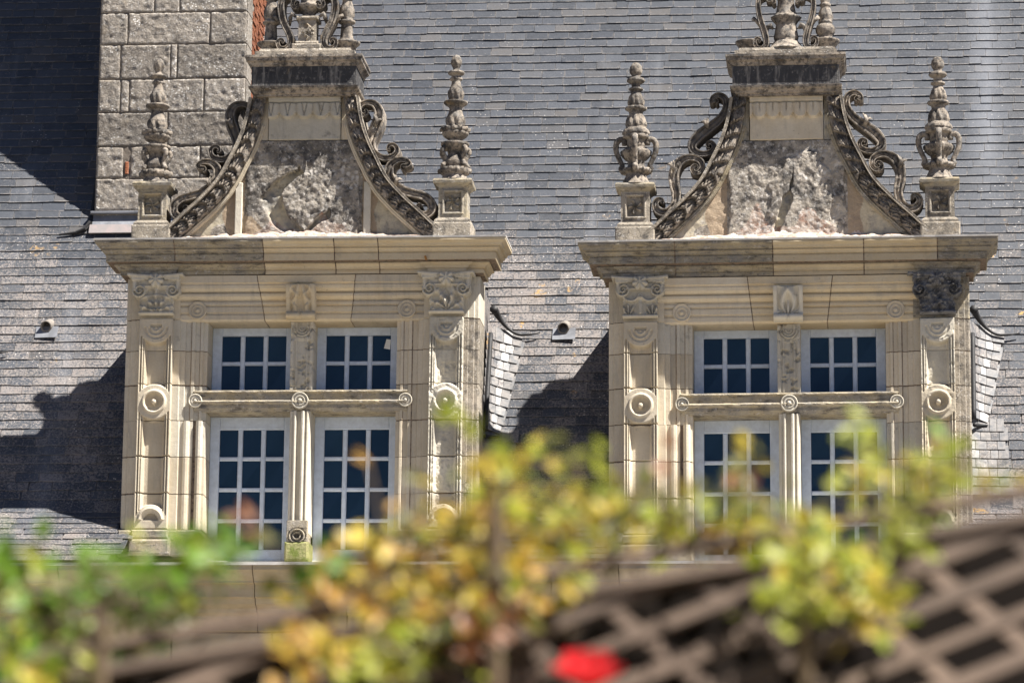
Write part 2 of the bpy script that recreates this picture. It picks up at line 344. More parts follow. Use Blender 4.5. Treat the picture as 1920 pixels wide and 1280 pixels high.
def extrude_z(b, prof, z0, z1, close=True):
    """profile [(x,y)...] extruded up"""
    n = len(prof)
    V = [(x, y, z0) for x, y in prof] + [(x, y, z1) for x, y in prof]
    F = [(i, i + 1, n + i + 1, n + i) for i in range(n - 1)]
    if close: F += [tuple(range(n - 1, -1, -1)), tuple(range(n, 2 * n))]
    return b.add(V, F)
def extrude_x(b, prof, x0, x1, k0=0.0, k1=0.0, zm=0.0):
    """profile [(y,z)...] extruded along x, ends slanted by k per metre of height"""
    n = len(prof)
    V = [(x0 + k0 * (z - zm), y, z) for y, z in prof] + [(x1 + k1 * (z - zm), y, z) for y, z in prof]
    F = [(i, n + i, n + i + 1, i + 1) for i in range(n - 1)]
    F += [tuple(range(n)), tuple(range(2 * n - 1, n - 1, -1))]
    return b.add(V, F)
def path_sweep(b, prof, path, capa=True, capb=True):
    """profile [(out,z)...] swept on a plan path with mitres; out is to the right of travel"""
    P = [Vector((x, y)) for x, y in path]; n = len(prof); V = []; F = []
    for i, p in enumerate(P):
        d0 = (p - P[i - 1]).normalized() if i > 0 else None
        d1 = (P[i + 1] - p).normalized() if i < len(P) - 1 else None
        n0 = Vector((d0.y, -d0.x)) if d0 else None; n1 = Vector((d1.y, -d1.x)) if d1 else None
        if n0 is None: m_ = n1
        elif n1 is None: m_ = n0
        else:
            m_ = (n0 + n1).normalized(); m_ = m_ / max(0.2, m_.dot(n0))
        for o, z in prof:
            q = p + m_ * o; V.append((q.x, q.y, z))
    for i in range(len(P) - 1):
        for k in range(n - 1):
            F.append((i * n + k, (i + 1) * n + k, (i + 1) * n + k + 1, i * n + k + 1))
    if capa: F.append(tuple(range(n)))
    if capb: F.append(tuple((len(P) - 1) * n + k for k in range(n - 1, -1, -1)))
    return b.add(V, F)
def lathe(b, prof, cx, cy, z0, seg=28, mod=None, axis='z', sub=1):
    """prof [(r,z)...]; mod(theta, z) multiplies r"""
    pr = []
    for (r0, a), (r1, c) in zip(prof[:-1], prof[1:]):
        for k in range(sub): pr.append((r0 + (r1 - r0) * k / sub, a + (c - a) * k / sub))
    pr.append(prof[-1]); V = []; F = []
    for r_, z in pr:
        for k in range(seg):
            th = 6.283185 * k / seg; q = r_ * (mod(th, z) if mod else 1)
            if axis == 'z': V.append((cx + q * math.cos(th), cy + q * math.sin(th), z0 + z))
            else: V.append((cx + q * math.cos(th), cy - z, z0 + q * math.sin(th)))
    for i in range(len(pr) - 1):
        for k in range(seg):
            f = (i * seg + k, i * seg + (k + 1) % seg, (i + 1) * seg + (k + 1) % seg, (i + 1) * seg + k)
            F.append(f if axis == 'z' else tuple(reversed(f)) if False else f)
    F.append(tuple(range(seg - 1, -1, -1))); F.append(tuple((len(pr) - 1) * seg + k for k in range(seg)))
    return b.add(V, F)
def catmull(P, n=5):
    P = [np.array(p, float) for p in P]; out = []
    Q = [2 * P[0] - P[1]] + P + [2 * P[-1] - P[-2]]
    for i in range(1, len(Q) - 2):
        for k in range(n):
            t = k / n; a, b_, c, d = Q[i - 1], Q[i], Q[i + 1], Q[i + 2]
            out.append(0.5 * (2 * b_ + (c - a) * t + (2 * a - 5 * b_ + 4 * c - d) * t * t + (3 * b_ - a - 3 * c + d) * t ** 3))
    out.append(P[-1]); return out
def ribbon(b, pts, y0, y1, groove=0.012, carve=0.0):
    """pts [(x,z,halfwidth)] centre line in the xz plane, given real thickness y0..y1 with a moulded face"""
    C = catmull(pts, 5); V = []; F = []; k = 10; s = 0
    for i, c in enumerate(C):
        a = C[max(i - 1, 0)]; d = C[min(i + 1, len(C) - 1)]
        t = np.array([d[0] - a[0], d[1] - a[1]]); t /= (np.linalg.norm(t) + 1e-9); nx, nz = -t[1], t[0]; w_ = max(c[2], 0.004)
        if i: s += math.hypot(c[0] - C[i - 1][0], c[1] - C[i - 1][1])
        g = groove + carve * (0.5 + 0.5 * math.sin(s * 75))
        for o, y in ((-1, y1), (-1.0, y0 + 0.01), (-0.9, y0), (-0.66, y0), (-0.5, y0 + g), (0, y0 + g * 0.45), (0.5, y0 + g), (0.66, y0), (0.9, y0), (1.0, y0 + 0.01), (1, y1)):
            V.append((c[0] + nx * w_ * o, y, c[1] + nz * w_ * o))
    k = 11
    for i in range(len(C) - 1):
        for j in range(k): F.append((i * k + j, i * k + (j + 1) % k, (i + 1) * k + (j + 1) % k, (i + 1) * k + j))
    F.append(tuple(range(k - 1, -1, -1))); F.append(tuple((len(C) - 1) * k + j for j in range(k)))
    return b.add(V, F)

# ------------------------------------------------------------------ ground
bm = B(); bm.box(-300, 300, -400, 60, -9.0, -8.57)
g = bm.build('ground', M['gravel']); g['kind'] = 'structure'

# ------------------------------------------------------------------ the roof
EY, EZ, BY, BZ, SL = -0.40, -1.90, 0.32, -1.345, 1.88
L1 = math.hypot(BY - EY, BZ - EZ); c62 = 1 / math.hypot(1, SL); s62 = SL * c62
def roof_pt(s):
    s = np.asarray(s, float)
    y = np.where(s < L1, EY + (BY - EY) * s / L1, BY + (s - L1) * c62)
    z = np.where(s < L1, EZ + (BZ - EZ) * s / L1, BZ + (s - L1) * s62)
    return y, z
def roof_y(z): return BY + (z - BZ) / SL if z > BZ else BY + (z - BZ) * (BY - EY) / (BZ - EZ)
roof = thing('slate_roof', 'steep grey slate roof with lichen, behind the two stone dormers', 'roof', (0, EY, EZ))
RO = (0, EY, EZ)
XL, XR = -6.4, 6.2
dk = B()
S_ = [0, L1, L1 + (0.5 - BZ) / s62, 9.2]; yy, zz = roof_pt(S_)
def dstrip(x0, x1, i): dk.add([(x, yy[q] + 0.03, zz[q] - 0.02) for q in (i, i + 1) for x in (x0, x1)], [(0, 1, 3, 2)])
for x0, x1 in ((XL, -3.25), (-0.31, 0.84), (3.78, XR)):
    dstrip(x0, x1, 0); dstrip(x0, x1, 1)
dstrip(XL, XR, 2)
dk.add([(XL, yy[3] + 0.03, zz[3]), (XR, yy[3] + 0.03, zz[3]), (XR, yy[3] + 4.0, EZ), (XL, yy[3] + 4.0, EZ)], [(0, 1, 2, 3)])
dk.build('roof_deck', M['dark'], roof, RO)
GAPS = [(-9, -3.22), (-0.30, 0.86), (3.78, 9)]
EXP, SW, SLN = 0.0955, 0.197, 0.205
DORM = [(-1.775, 0.0), (2.312, -0.05)]
def in_dormer(x, z):
    for xc, dz in DORM:
        if abs(x - xc) < (1.36 if z > -1.5 else 1.44) and z < 0.75: return True
    return False
def in_chim(x, z): return -3.88 < x < -2.62 and z > 1.62
slates = []
k = 0; s = 0.0
while s < 9.0:
    off = (k % 2) * SW / 2 + R.uniform(-0.02, 0.02); x = XL + off
    while x < XR:
        wd = SW * R.uniform(0.93, 1.07)
        if R.random() < 0.05: wd *= 0.55
        y_, z_ = roof_pt(s)
        if not in_dormer(x + wd / 2, float(z_)) and not in_chim(x + wd / 2, float(z_)):
            sl_ = R.random() < 0.012
            slates.append((x, wd, s + R.uniform(-0.004, 0.004) - (R.uniform(0.004, 0.012) if sl_ else 0), R.uniform(-0.003, 0.003) * (3 if sl_ else 1), R.uniform(0.0, 0.006) + (0.003 if R.random() < 0.04 else 0), float(y_), float(z_)))
        x += wd
    s += EXP * (0.95 if s < L1 else 1.0); k += 1
def slate_verts(x, wd, s, tw, lift):
    g_ = 0.0018; r_ = []
    for ss, nl in ((s, 0.019 + lift), (s + SLN, 0.005)):
        y, z = roof_pt(ss); fl = (ss < L1)
        ny, nz = (-(BZ - EZ) / L1, (BY - EY) / L1) if fl else (-s62, c62)
        for th in (0.0, -0.009):
            for xx, t in ((x + g_, tw), (x + wd - g_, -tw)):
                # bottom corners twist a little along the slope
                yb, zb = roof_pt(ss + t) if nl > 0.01 else (y, z)
                r_.append((xx, float(yb) + ny * (nl + th), float(zb) + nz * (nl + th)))
    return r_
SF = [(0, 1, 5, 4), (2, 3, 1, 0), (2, 0, 4, 6), (1, 3, 7, 5)]
def vis_key(q):
    x, wd, s, tw, lf, y, z = q
    for a, c in GAPS:
        if a < x and x + wd < c and -4.75 < x < 4.45 and z > EZ + 0.03: return (Vector((x, y, z)) - CAMP).length
    return 1e9
order = sorted(range(len(slates)), key=lambda i: vis_key(slates[i]))
single = set(order[:300])
field = B(); proto = []
for i, q in enumerate(slates):
    V = slate_verts(*q[:5])
    if i in single:
        o0 = np.array(V[0]); W = np.array(V) - o0
        key = (q[2] < L1 - SLN, round(q[1] / SW, 1), round(q[2], 2) if L1 - SLN - 0.02 <= q[2] < L1 + 0.01 else 0)
        me = next((m for kk, m, n_ in proto if kk == key and n_[0] < 8), None)
        if me is None:
            me = bpy.data.meshes.new('slate'); me.from_pydata(W.tolist(), [], SF); me.materials.append(M['slate']); proto.append((key, me, [1]))
        else:
            for e in proto:
                if e[1] is me: e[2][0] += 1
        link('slate', me, roof, tuple(o0 - np.array(RO)))
    else: field.add(V, SF)
fo = field.build('slate_courses', M['slate'], roof, RO); fo['kind'] = 'stuff'
def slate_uv(me):
    uv = me.uv_layers.new(name='face'); n_ = len(me.polygons); a = np.full((n_, 4, 2), 0.5)
    a[0::4] = ((0, 0), (1, 0), (1, 1), (0, 1)); uv.data.foreach_set('uv', a.ravel())
slate_uv(fo.data)
for e in proto: slate_uv(e[1])

# swept valleys where the roof curves up to the right cheek of each dormer (and of one beyond the left edge)
def valley(xch, z_top, z_bot, rt, rb):
    z = z_bot; kk = 0; allp = B()
    def P(phi, z, lift=0.0):
        t = min(1, max(0, (z - z_bot) / (z_top - z_bot))); r_ = rb + (rt - rb) * t
        cx, cy = xch + r_, roof_y(z) - r_
        n = Vector((math.sin(phi), -math.cos(phi), 0.3 * math.cos(phi))).normalized()
        return Vector((cx - r_ * math.sin(phi), cy + r_ * math.cos(phi), z)) + n * (0.03 + lift)
    dz = EXP * s62
    while z < z_top:
        t = (z - z_bot) / (z_top - z_bot); r_ = rb + (rt - rb) * t
        m_ = max(3, int(round(r_ * 1.57 / 0.085)) + (kk % 2)); j = 0
        cuts = [0.0]
        for q in range(m_): cuts.append(cuts[-1] + R.uniform(0.7, 1.3))
        cuts = [c_ / cuts[-1] * 1.57 for c_ in cuts]
        if kk % 2: cuts[0] = -0.08
        for q in range(m_):
            a, c = cuts[q] + 0.008, cuts[q + 1] - 0.008
            rise = 0.05 * math.sin(a)
            l0 = 0.011 + R.uniform(0, 0.003)
            vs = []
            for zz, lf in ((z, l0), (z + dz * 1.6, -0.004)):
                for th in (0, -0.012):
                    for ph in (a, c): vs.append(tuple(P(ph, zz + 0.05 * math.sin(max(ph, 0)), lf + th)))
            mat = M['slate_new'] if (q in (0, 1, 2) and R.random() < 0.8) else M['slate']
            B().add(vs, SF).build('valley_slate', mat, roof, RO)
        z += dz; kk += 1
    # black lead over the top edge, thickened to imitate the cheek's shadow gap
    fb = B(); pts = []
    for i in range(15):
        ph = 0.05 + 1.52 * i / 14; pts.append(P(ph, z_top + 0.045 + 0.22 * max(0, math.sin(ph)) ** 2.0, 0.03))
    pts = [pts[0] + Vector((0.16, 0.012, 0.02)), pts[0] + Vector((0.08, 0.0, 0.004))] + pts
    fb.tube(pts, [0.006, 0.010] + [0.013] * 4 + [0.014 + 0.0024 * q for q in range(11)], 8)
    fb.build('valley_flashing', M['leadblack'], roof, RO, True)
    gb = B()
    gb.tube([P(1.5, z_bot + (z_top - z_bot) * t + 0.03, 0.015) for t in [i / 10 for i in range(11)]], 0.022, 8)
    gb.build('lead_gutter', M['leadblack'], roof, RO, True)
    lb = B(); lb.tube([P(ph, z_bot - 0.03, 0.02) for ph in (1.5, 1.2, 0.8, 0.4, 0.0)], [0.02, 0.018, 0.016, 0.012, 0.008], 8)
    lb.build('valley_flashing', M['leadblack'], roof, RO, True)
    # lower slates dressed tight against the stone
    z = z_bot - dz; kk = 0
    while z > -1.30:
        x = xch - 0.02 + (kk % 2) * 0.03
        for q in range(4):
            wq = R.uniform(0.06, 0.10)
            y0, y1 = roof_y(z), roof_y(z + dz * 1.5)
            bow = [0.05 * max(0, 1 - (x + e - xch) / 0.3) ** 2 for e in (0, wq)]
            vs = []
            for zz, yv, lf in ((z, y0, 0.035), (z + dz * 1.5, y1, 0.022)):
                for th in (0, -0.012):
                    for e, b_ in ((0.002, bow[0]), (wq - 0.002, bow[1])): vs.append((x + e, yv - (lf + th + b_) * s62, zz + (lf + th) * c62))
            B().add(vs, SF).build('valley_slate', M['slate_new'] if R.random() < 0.75 else M['slate'], roof, RO)
            x += wq
        z -= dz; kk += 1
valley(-1.775 + 1.46, 0.22, -0.68, 0.30, 0.16)
valley(2.312 + 1.47, 0.18, -0.60, 0.30, 0.16)
valley(-4.94, 0.08, -0.64, 0.30, 0.16)

# clay vent hoods on lead plates
def vent(x, z, lab):
    y = roof_y(z); b = B()
    n = Vector((0, -s62, c62)); up = Vector((0, c62, s62)); o = Vector((x, y, z))
    ax = Vector((-0.10, -0.93, -0.30)).normalized(); si = Vector((1, -0.1, 0)).normalized(); vv = si.cross(ax).normalized()
    if vv.z < 0: vv = -vv
    ri, ro, ln = 0.040, 0.050, 0.045; V = []; F = []; m_ = 16
    c0 = o + n * 0.02
    for (rr, t) in ((ro, -0.12), (ro, ln), (ri, ln), (ri, -0.12)):
        for k in range(m_):
            a = 6.2832 * k / m_; V.append(tuple(c0 + ax * t + (si * math.cos(a) + vv * math.sin(a)) * rr + vv * 0.03))
    for r_ in range(3):
        for k in range(m_): F.append((r_ * m_ + k, r_ * m_ + (k + 1) % m_, (r_ + 1) * m_ + (k + 1) % m_, (r_ + 1) * m_ + k))
    b.add(V, F); t_ = b.build('vent_pipe', M['tile'], roof, RO, True)
    t_['label'] = lab
    p = B(); a = o - up * 0.11; 
    q = [a + si * sx + up * u + n * hh for u, hh in ((0, 0.042), (0.13, 0.034)) for sx in (-0.10, 0.10)]
    q2 = [v - n * 0.006 for v in q]
    p.add([tuple(v) for v in q + q2], [(0, 1, 3, 2), (4, 5, 1, 0), (0, 2, 6, 4), (3, 1, 5, 7)])
    p.build('vent_flashing', M['lead'], roof, RO)
vent(-4.19, 0.38, 'grey clay vent pipe beside the left dormer'); vent(0.337, 0.32, 'grey clay vent pipe between the dormers')

# ------------------------------------------------------------------ the dormers
ZB = -1.85
SPIRAL = 6.2832
def capital_fn(kind):
    def f(X, Z):
        u, v = X, Z
        h = np.full_like(X, 0.015)
        # carved basket
        r_ = np.hypot(u, v - 0.03); a = np.arctan2(u, v - 0.03)
        if kind == 'mask':
            lf = 0.011 * np.cos(9 * a + 22 * r_) + 0.010 * np.cos(34 * u) * np.cos(60 * v + 3 * np.abs(u) * 20)
            lf += 0.022 * np.exp(-((np.abs(u) - 0.045) ** 2 + (v - 0.135) ** 2) / 0.0005) + 0.02 * np.exp(-(u ** 2) / 0.0003) * (v < 0.15)
        elif kind == 'rosette':
            lf = 0.016 * np.cos(10 * a) * np.exp(-((r_ - 0.09) / 0.07) ** 2) + 0.010 * np.cos(95 * r_ - 3 * np.abs(a))
            lf += 0.02 * np.exp(-(u ** 2 + (v - 0.20) ** 2) / 0.0003)
        elif kind == 'scroll':
            lf = 0.018 * np.exp(-(np.abs(np.hypot(np.abs(u) - 0.075, v - 0.21) - 0.07) / 0.012) ** 2) * (v < 0.2)
            lf += 0.014 * np.cos(14 * np.arctan2(np.abs(u) - 0.10, v) + 0 * u) * (np.abs(u) > 0.05) * (v < 0.11) + 0.016 * np.exp(-(u ** 2) / 0.0004) * (v < 0.17)
        else:
            lf = 0.045 * (fbm(u, v, 22, 4, 5) - 0.45) + 0.03 * (fbm(u, v, 55, 3, 9) - 0.45)
        h = h + np.where(v < 0.235, lf * 2.4, 0)
        h = np.where(np.abs(u) > 0.105, h + 0.012 * np.cos(120 * (v + np.abs(u))) * (v < 0.15), h)
        # echinus bar
        h = np.maximum(h, np.where((np.abs(u) < 0.13), 0.055 * np.sqrt(np.clip(1 - ((v - 0.243) / 0.017) ** 2, 0, 1)), 0))
        h = np.where((v > 0.262) & (v < 0.295), np.maximum(h, 0.03), h)
        # volutes
        for sx in (-1, 1):
            cu_, cv = sx * 0.140, 0.205
            if kind == 'scroll': cv = 0.235; 
            rr = np.hypot(u - cu_, v - cv); aa = np.arctan2(v - cv, (u - cu_) * sx)
            sp = 0.5 + 0.5 * np.cos(aa - rr / 0.030 * SPIRAL)
            vol = np.where(rr < 0.066, 0.050 + 0.045 * (sp - 0.5), 0) * sstep(rr, 0.068, 0.06)
            h = np.maximum(h, vol)
            # the scroll rising to the abacus
            h = np.maximum(h, np.where((np.abs(u - sx * 0.182) < 0.02) & (v > 0.2) & (v < 0.30), 0.06 + 0.01 * np.cos((u - sx * 0.182) * 150), 0))
        # abacus, concave plan
        ab = (v > 0.297 + 0.012 * np.cos(u * 16))
        h = np.where(ab, 0.05 + 0.05 * (np.abs(u) / 0.2) ** 2 + 0.012 * (v > 0.318), h)
        # central flower
        fr = np.hypot(u, v - 0.292); fa = np.arctan2(u, v - 0.292)
        fl = (0.095 - 0.35 * fr + 0.018 * np.abs(np.cos(3.5 * fa))) * (fr < 0.05 + 0.016 * np.abs(np.cos(3.5 * fa)))
        h = np.maximum(h, fl); h = np.where(fr < 0.014, 0.10, h)
        # bottom roll
        h = np.where(v < 0.03, 0.012 + 0.03 * np.sqrt(np.clip(1 - ((v - 0.015) / 0.0151) ** 2, 0, 1)), h)
        if kind == 'eroded': h = h * (0.75 + 0.4 * fbm(u, v, 30, 3, 2)) + 0.03 * (fbm(u, v, 40, 4, 3) - 0.5)
        return h
    return f
def capital_mask(kind):
    def m(u, v):
        a = np.abs(u)
        if kind == 'eroded': a = a + 0.03 * (vnoise(u, v, 30, 4) - 0.4)
        k = np.where(v < 0.03, a < 0.148, np.where(v < 0.15, a < 0.136 + 0.06 * v, a < 0.142))
        cv = 0.235 if kind == 'scroll' else 0.205
        k |= np.hypot(a - 0.140, v - cv) < 0.066
        k |= (v > 0.2) & (v < 0.30) & (a < 0.202)
        k |= (v > 0.296) & (a < 0.204 + 0.03 * (v > 0.318))
        k |= np.hypot(u, v - 0.292) < 0.05
        return k
    return m
def pil_fn(erode, seed):
    """shaft of a pilaster: hanging half discs, sunken panels, roundel with a knob (x from its centre, z of the left dormer)"""
    def f(X, Z):
        a = np.abs(X); h = np.zeros_like(X)
        rd = np.hypot(X, Z + 0.503)                      # roundel
        rt = np.hypot(X, Z - 0.135)                      # hanging half disc at the top
        rb = np.hypot(X, Z + 1.505)                      # half disc at the foot
        pan = (a < 0.098) & (rd > 0.145) & (rb > 0.125) & (((rt > 0.135) & (Z < 0.10)))
        pan &= (Z > -1.47)
        edge = np.minimum.reduce([0.098 - a, rd - 0.145, rb - 0.125, np.where(Z > -0.2, rt - 0.135, 1)])
        h = np.where(pan, -0.062 * sstep(edge, -0.002, 0.024), h)
        # moulding round the panel
        band = (~pan) & (a < 0.124) & (rd > 0.15) & (rb > 0.13) & (rt > 0.14) & (Z < 0.06) & (Z > -1.5)
        h = np.where(band, h - 0.012 + 0.014 * np.cos((a - 0.111) / 0.013 * 3.14), h)
        # roundel
        tor = 0.016 * np.sqrt(np.clip(1 - ((rd - 0.090) / 0.015) ** 2, 0, 1))
        h = np.where(rd < 0.106, tor, h)
        h = np.where(rd < 0.078, -0.055 * np.sqrt(np.clip(1 - (rd / 0.078) ** 2, 0, 1)), h)
        h = np.where(rd < 0.022, 0.005 + 0.02 * np.sqrt(np.clip(1 - (rd / 0.022) ** 2, 0, 1)), h)
        # top half disc rings
        td = (Z < 0.135) & (rt < 0.11)
        h = np.where(td, 0.008 * np.cos(rt / 0.037 * 6.28) - 0.003, h)
        h = np.where((a < 0.045) & (np.abs(Z - 0.145) < 0.012), -0.03, h)
        bd = (Z > -1.505) & (rb < 0.115)
        h = np.where(bd, 0.02 * (rb > 0.075) * (0.6 + 0.4 * np.cos((rb - 0.095) / 0.02 * 3.14)) - 0.045 * (rb < 0.062), h)
        if erode:
            e = fbm(X, Z, 18, 4, seed)
            h = h - erode * sstep(e, 0.5, 0.75) * 0.020 - erode * 0.014 * (fbm(X, Z, 60, 3, seed + 4) - 0.4)
        return h
    return f
JPROF = [(1.085, 0.0), (1.030, 0.0), (1.024, 0.014), (0.985, 0.014), (0.978, 0.032), (0.935, 0.032), (0.928, 0.018), (0.905, 0.018), (0.897, 0.036), (0.862, 0.036), (0.855, 0.026), (0.838, 0.026), (0.828, 0.046), (0.800, 0.050), (0.800, 0.36)]
JLOW = [(1.085, 0.0), (1.020, 0.0), (1.014, 0.016), (0.985, 0.016), (0.975, 0.0), (0.955, -0.004), (0.935, 0.004), (0.930, 0.02), (0.905, 0.022), (0.900, 0.065), (0.880, 0.065), (0.876, 0.018), (0.866, 0.0), (0.850, -0.008), (0.832, -0.004), (0.822, 0.012), (0.818, 0.03), (0.800, 0.034), (0.800, 0.36)]
EPROF = [(1.365, 0.0), (1.400, 0.0), (1.405, 0.014), (1.448, 0.014), (1.455, 0.034), (1.482, 0.034), (1.495, 0.046), (1.495, 0.42)]
APROF = [(-0.078, 0.566), (-0.078, 0.506), (-0.060, 0.500), (-0.060, 0.492), (-0.066, 0.482), (-0.060, 0.458), (-0.034, 0.436), (-0.014, 0.432), (-0.014, 0.424), (-0.040, 0.416), (-0.038, 0.396), (-0.014, 0.374), (0.006, 0.366), (0.006, 0.356), (-0.010, 0.350), (-0.010, 0.328), (0.010, 0.322), (0.010, 0.312), (-0.004, 0.308), (-0.004, 0.266), (0.012, 0.260), (0.012, 0.248), (0.000, 0.242), (0.000, 0.206), (0.018, 0.190), (0.36, 0.190), (0.36, 0.566)]
CPROF = [(-0.2, 0.575), (0.072, 0.575), (0.072, 0.604), (0.066, 0.608), (0.066, 0.614), (0.084, 0.618), (0.088, 0.632), (0.104, 0.646), (0.122, 0.651), (0.122, 0.657), (0.112, 0.661), (0.112, 0.666), (0.180, 0.670), (0.180, 0.724), (0.170, 0.728), (0.170, 0.736), (0.190, 0.740), (0.196, 0.754), (0.212, 0.764), (0.204, 0.769), (0.204, 0.776), (0.226, 0.782), (0.234, 0.800), (0.258, 0.812), (0.266, 0.818), (0.266, 0.836), (-0.2, 0.850)]
TPROF = [(0.36, -0.392), (0.024, -0.394), (0.002, -0.400), (-0.002, -0.412), (0.010, -0.418), (0.020, -0.424), (0.020, -0.476), (0.010, -0.482), (-0.008, -0.487), (-0.016, -0.495), (-0.012, -0.505), (0.0, -0.512), (0.012, -0.518), (0.012, -0.546), (0.022, -0.560), (0.03, -0.575), (0.36, -0.575)]
JOINT = [0.208, -0.06, -0.352, -0.655, -0.962, -1.272, -1.575]

def finial_left(b, hb):
    pass

F_LEFT = [  # silhouettes read off the photograph, metres from the foot
    (0.165, 0.0), (0.120, 0.012), (0.105, 0.04), (0.100, 0.055), (0.122, 0.075), (0.128, 0.095), (0.122, 0.115), (0.075, 0.125), (0.088, 0.15), (0.092, 0.175), (0.080, 0.205), (0.060, 0.235), (0.062, 0.262), (0.090, 0.285), (0.105, 0.305), (0.120, 0.318), (0.120, 0.335), (0.060, 0.345), (0.058, 0.365), (0.095, 0.39), (0.112, 0.412), (0.112, 0.425), (0.104, 0.43), (0.116, 0.442), (0.116, 0.462), (0.108, 0.472), (0.074, 0.476), (0.080, 0.52), (0.076, 0.555), (0.060, 0.60), (0.052, 0.635), (0.064, 0.655), (0.092, 0.672), (0.101, 0.685), (0.098, 0.697), (0.055, 0.705), (0.060, 0.73), (0.066, 0.765), (0.058, 0.80), (0.042, 0.84), (0.036, 0.875), (0.046, 0.893), (0.040, 0.91), (0.040, 0.925), (0.066, 0.935), (0.072, 0.948), (0.066, 0.958), (0.034, 0.966), (0.026, 0.985), (0.036, 1.005), (0.046, 1.03), (0.046, 1.055), (0.036, 1.082), (0.018, 1.102), (0.0, 1.108)]
F_RIGHT = [
    (0.170, 0.0), (0.125, 0.012), (0.105, 0.05), (0.088, 0.085), (0.086, 0.10), (0.120, 0.118), (0.126, 0.135), (0.115, 0.15), (0.078, 0.158), (0.066, 0.19), (0.072, 0.215), (0.098, 0.245), (0.115, 0.275), (0.118, 0.30), (0.100, 0.318), (0.070, 0.325), (0.078, 0.35), (0.076, 0.385), (0.082, 0.40), (0.110, 0.412), (0.112, 0.43), (0.104, 0.44), (0.112, 0.452), (0.108, 0.472), (0.094, 0.495), (0.078, 0.502), (0.084, 0.53), (0.080, 0.56), (0.062, 0.605), (0.056, 0.625), (0.060, 0.64), (0.062, 0.65), (0.084, 0.66), (0.088, 0.672), (0.082, 0.684), (0.055, 0.690), (0.064, 0.71), (0.066, 0.735), (0.054, 0.775), (0.040, 0.81), (0.042, 0.823), (0.060, 0.832), (0.060, 0.845), (0.036, 0.852), (0.038, 0.885), (0.064, 0.898), (0.074, 0.912), (0.066, 0.93), (0.036, 0.942), (0.036, 0.957), (0.050, 0.98), (0.054, 1.005), (0.048, 1.035), (0.03, 1.062), (0.0, 1.072)]
def fmod(kind):
    def m(th, z):
        k = 1.0
        if kind == 'left':
            if 0.07 < z < 0.118: k += 0.15 * math.cos(14 * th)
            elif 0.435 < z < 0.472: k += 0.15 * math.cos(12 * th)
            elif 0.476 < z < 0.56 or 0.705 < z < 0.80: k += 0.12 * math.cos(8 * th + 30 * z)
            elif 0.13 < z < 0.21: k += 0.03 * math.cos(9 * th)
            elif 0.655 < z < 0.70: k += 0.025 * math.cos(20 * th)
            elif 0.98 < z: k += 0.05 * math.cos(7 * th + 40 * z)
            elif 0.875 < z < 0.91: k += 0.25 * max(0, math.cos(4 * th))
        else:
            if 0.105 < z < 0.152: k += 0.16 * math.cos(13 * th + 8 * z)
            elif 0.215 < z < 0.318: k += 0.13 * math.cos(14 * th)
            elif 0.41 < z < 0.43: k += 0.05 * math.cos(18 * th)
            elif 0.445 < z < 0.49: k += 0.06 * math.cos(10 * th)
            elif 0.502 < z < 0.61 or 0.69 < z < 0.78: k += 0.13 * math.cos(9 * th + 24 * z)
            elif 0.655 < z < 0.686 or 0.89 < z < 0.935: k += 0.07 * math.cos(16 * th)
            elif z > 0.96: k += 0.035 * math.cos(8 * th)
        return k
    return m

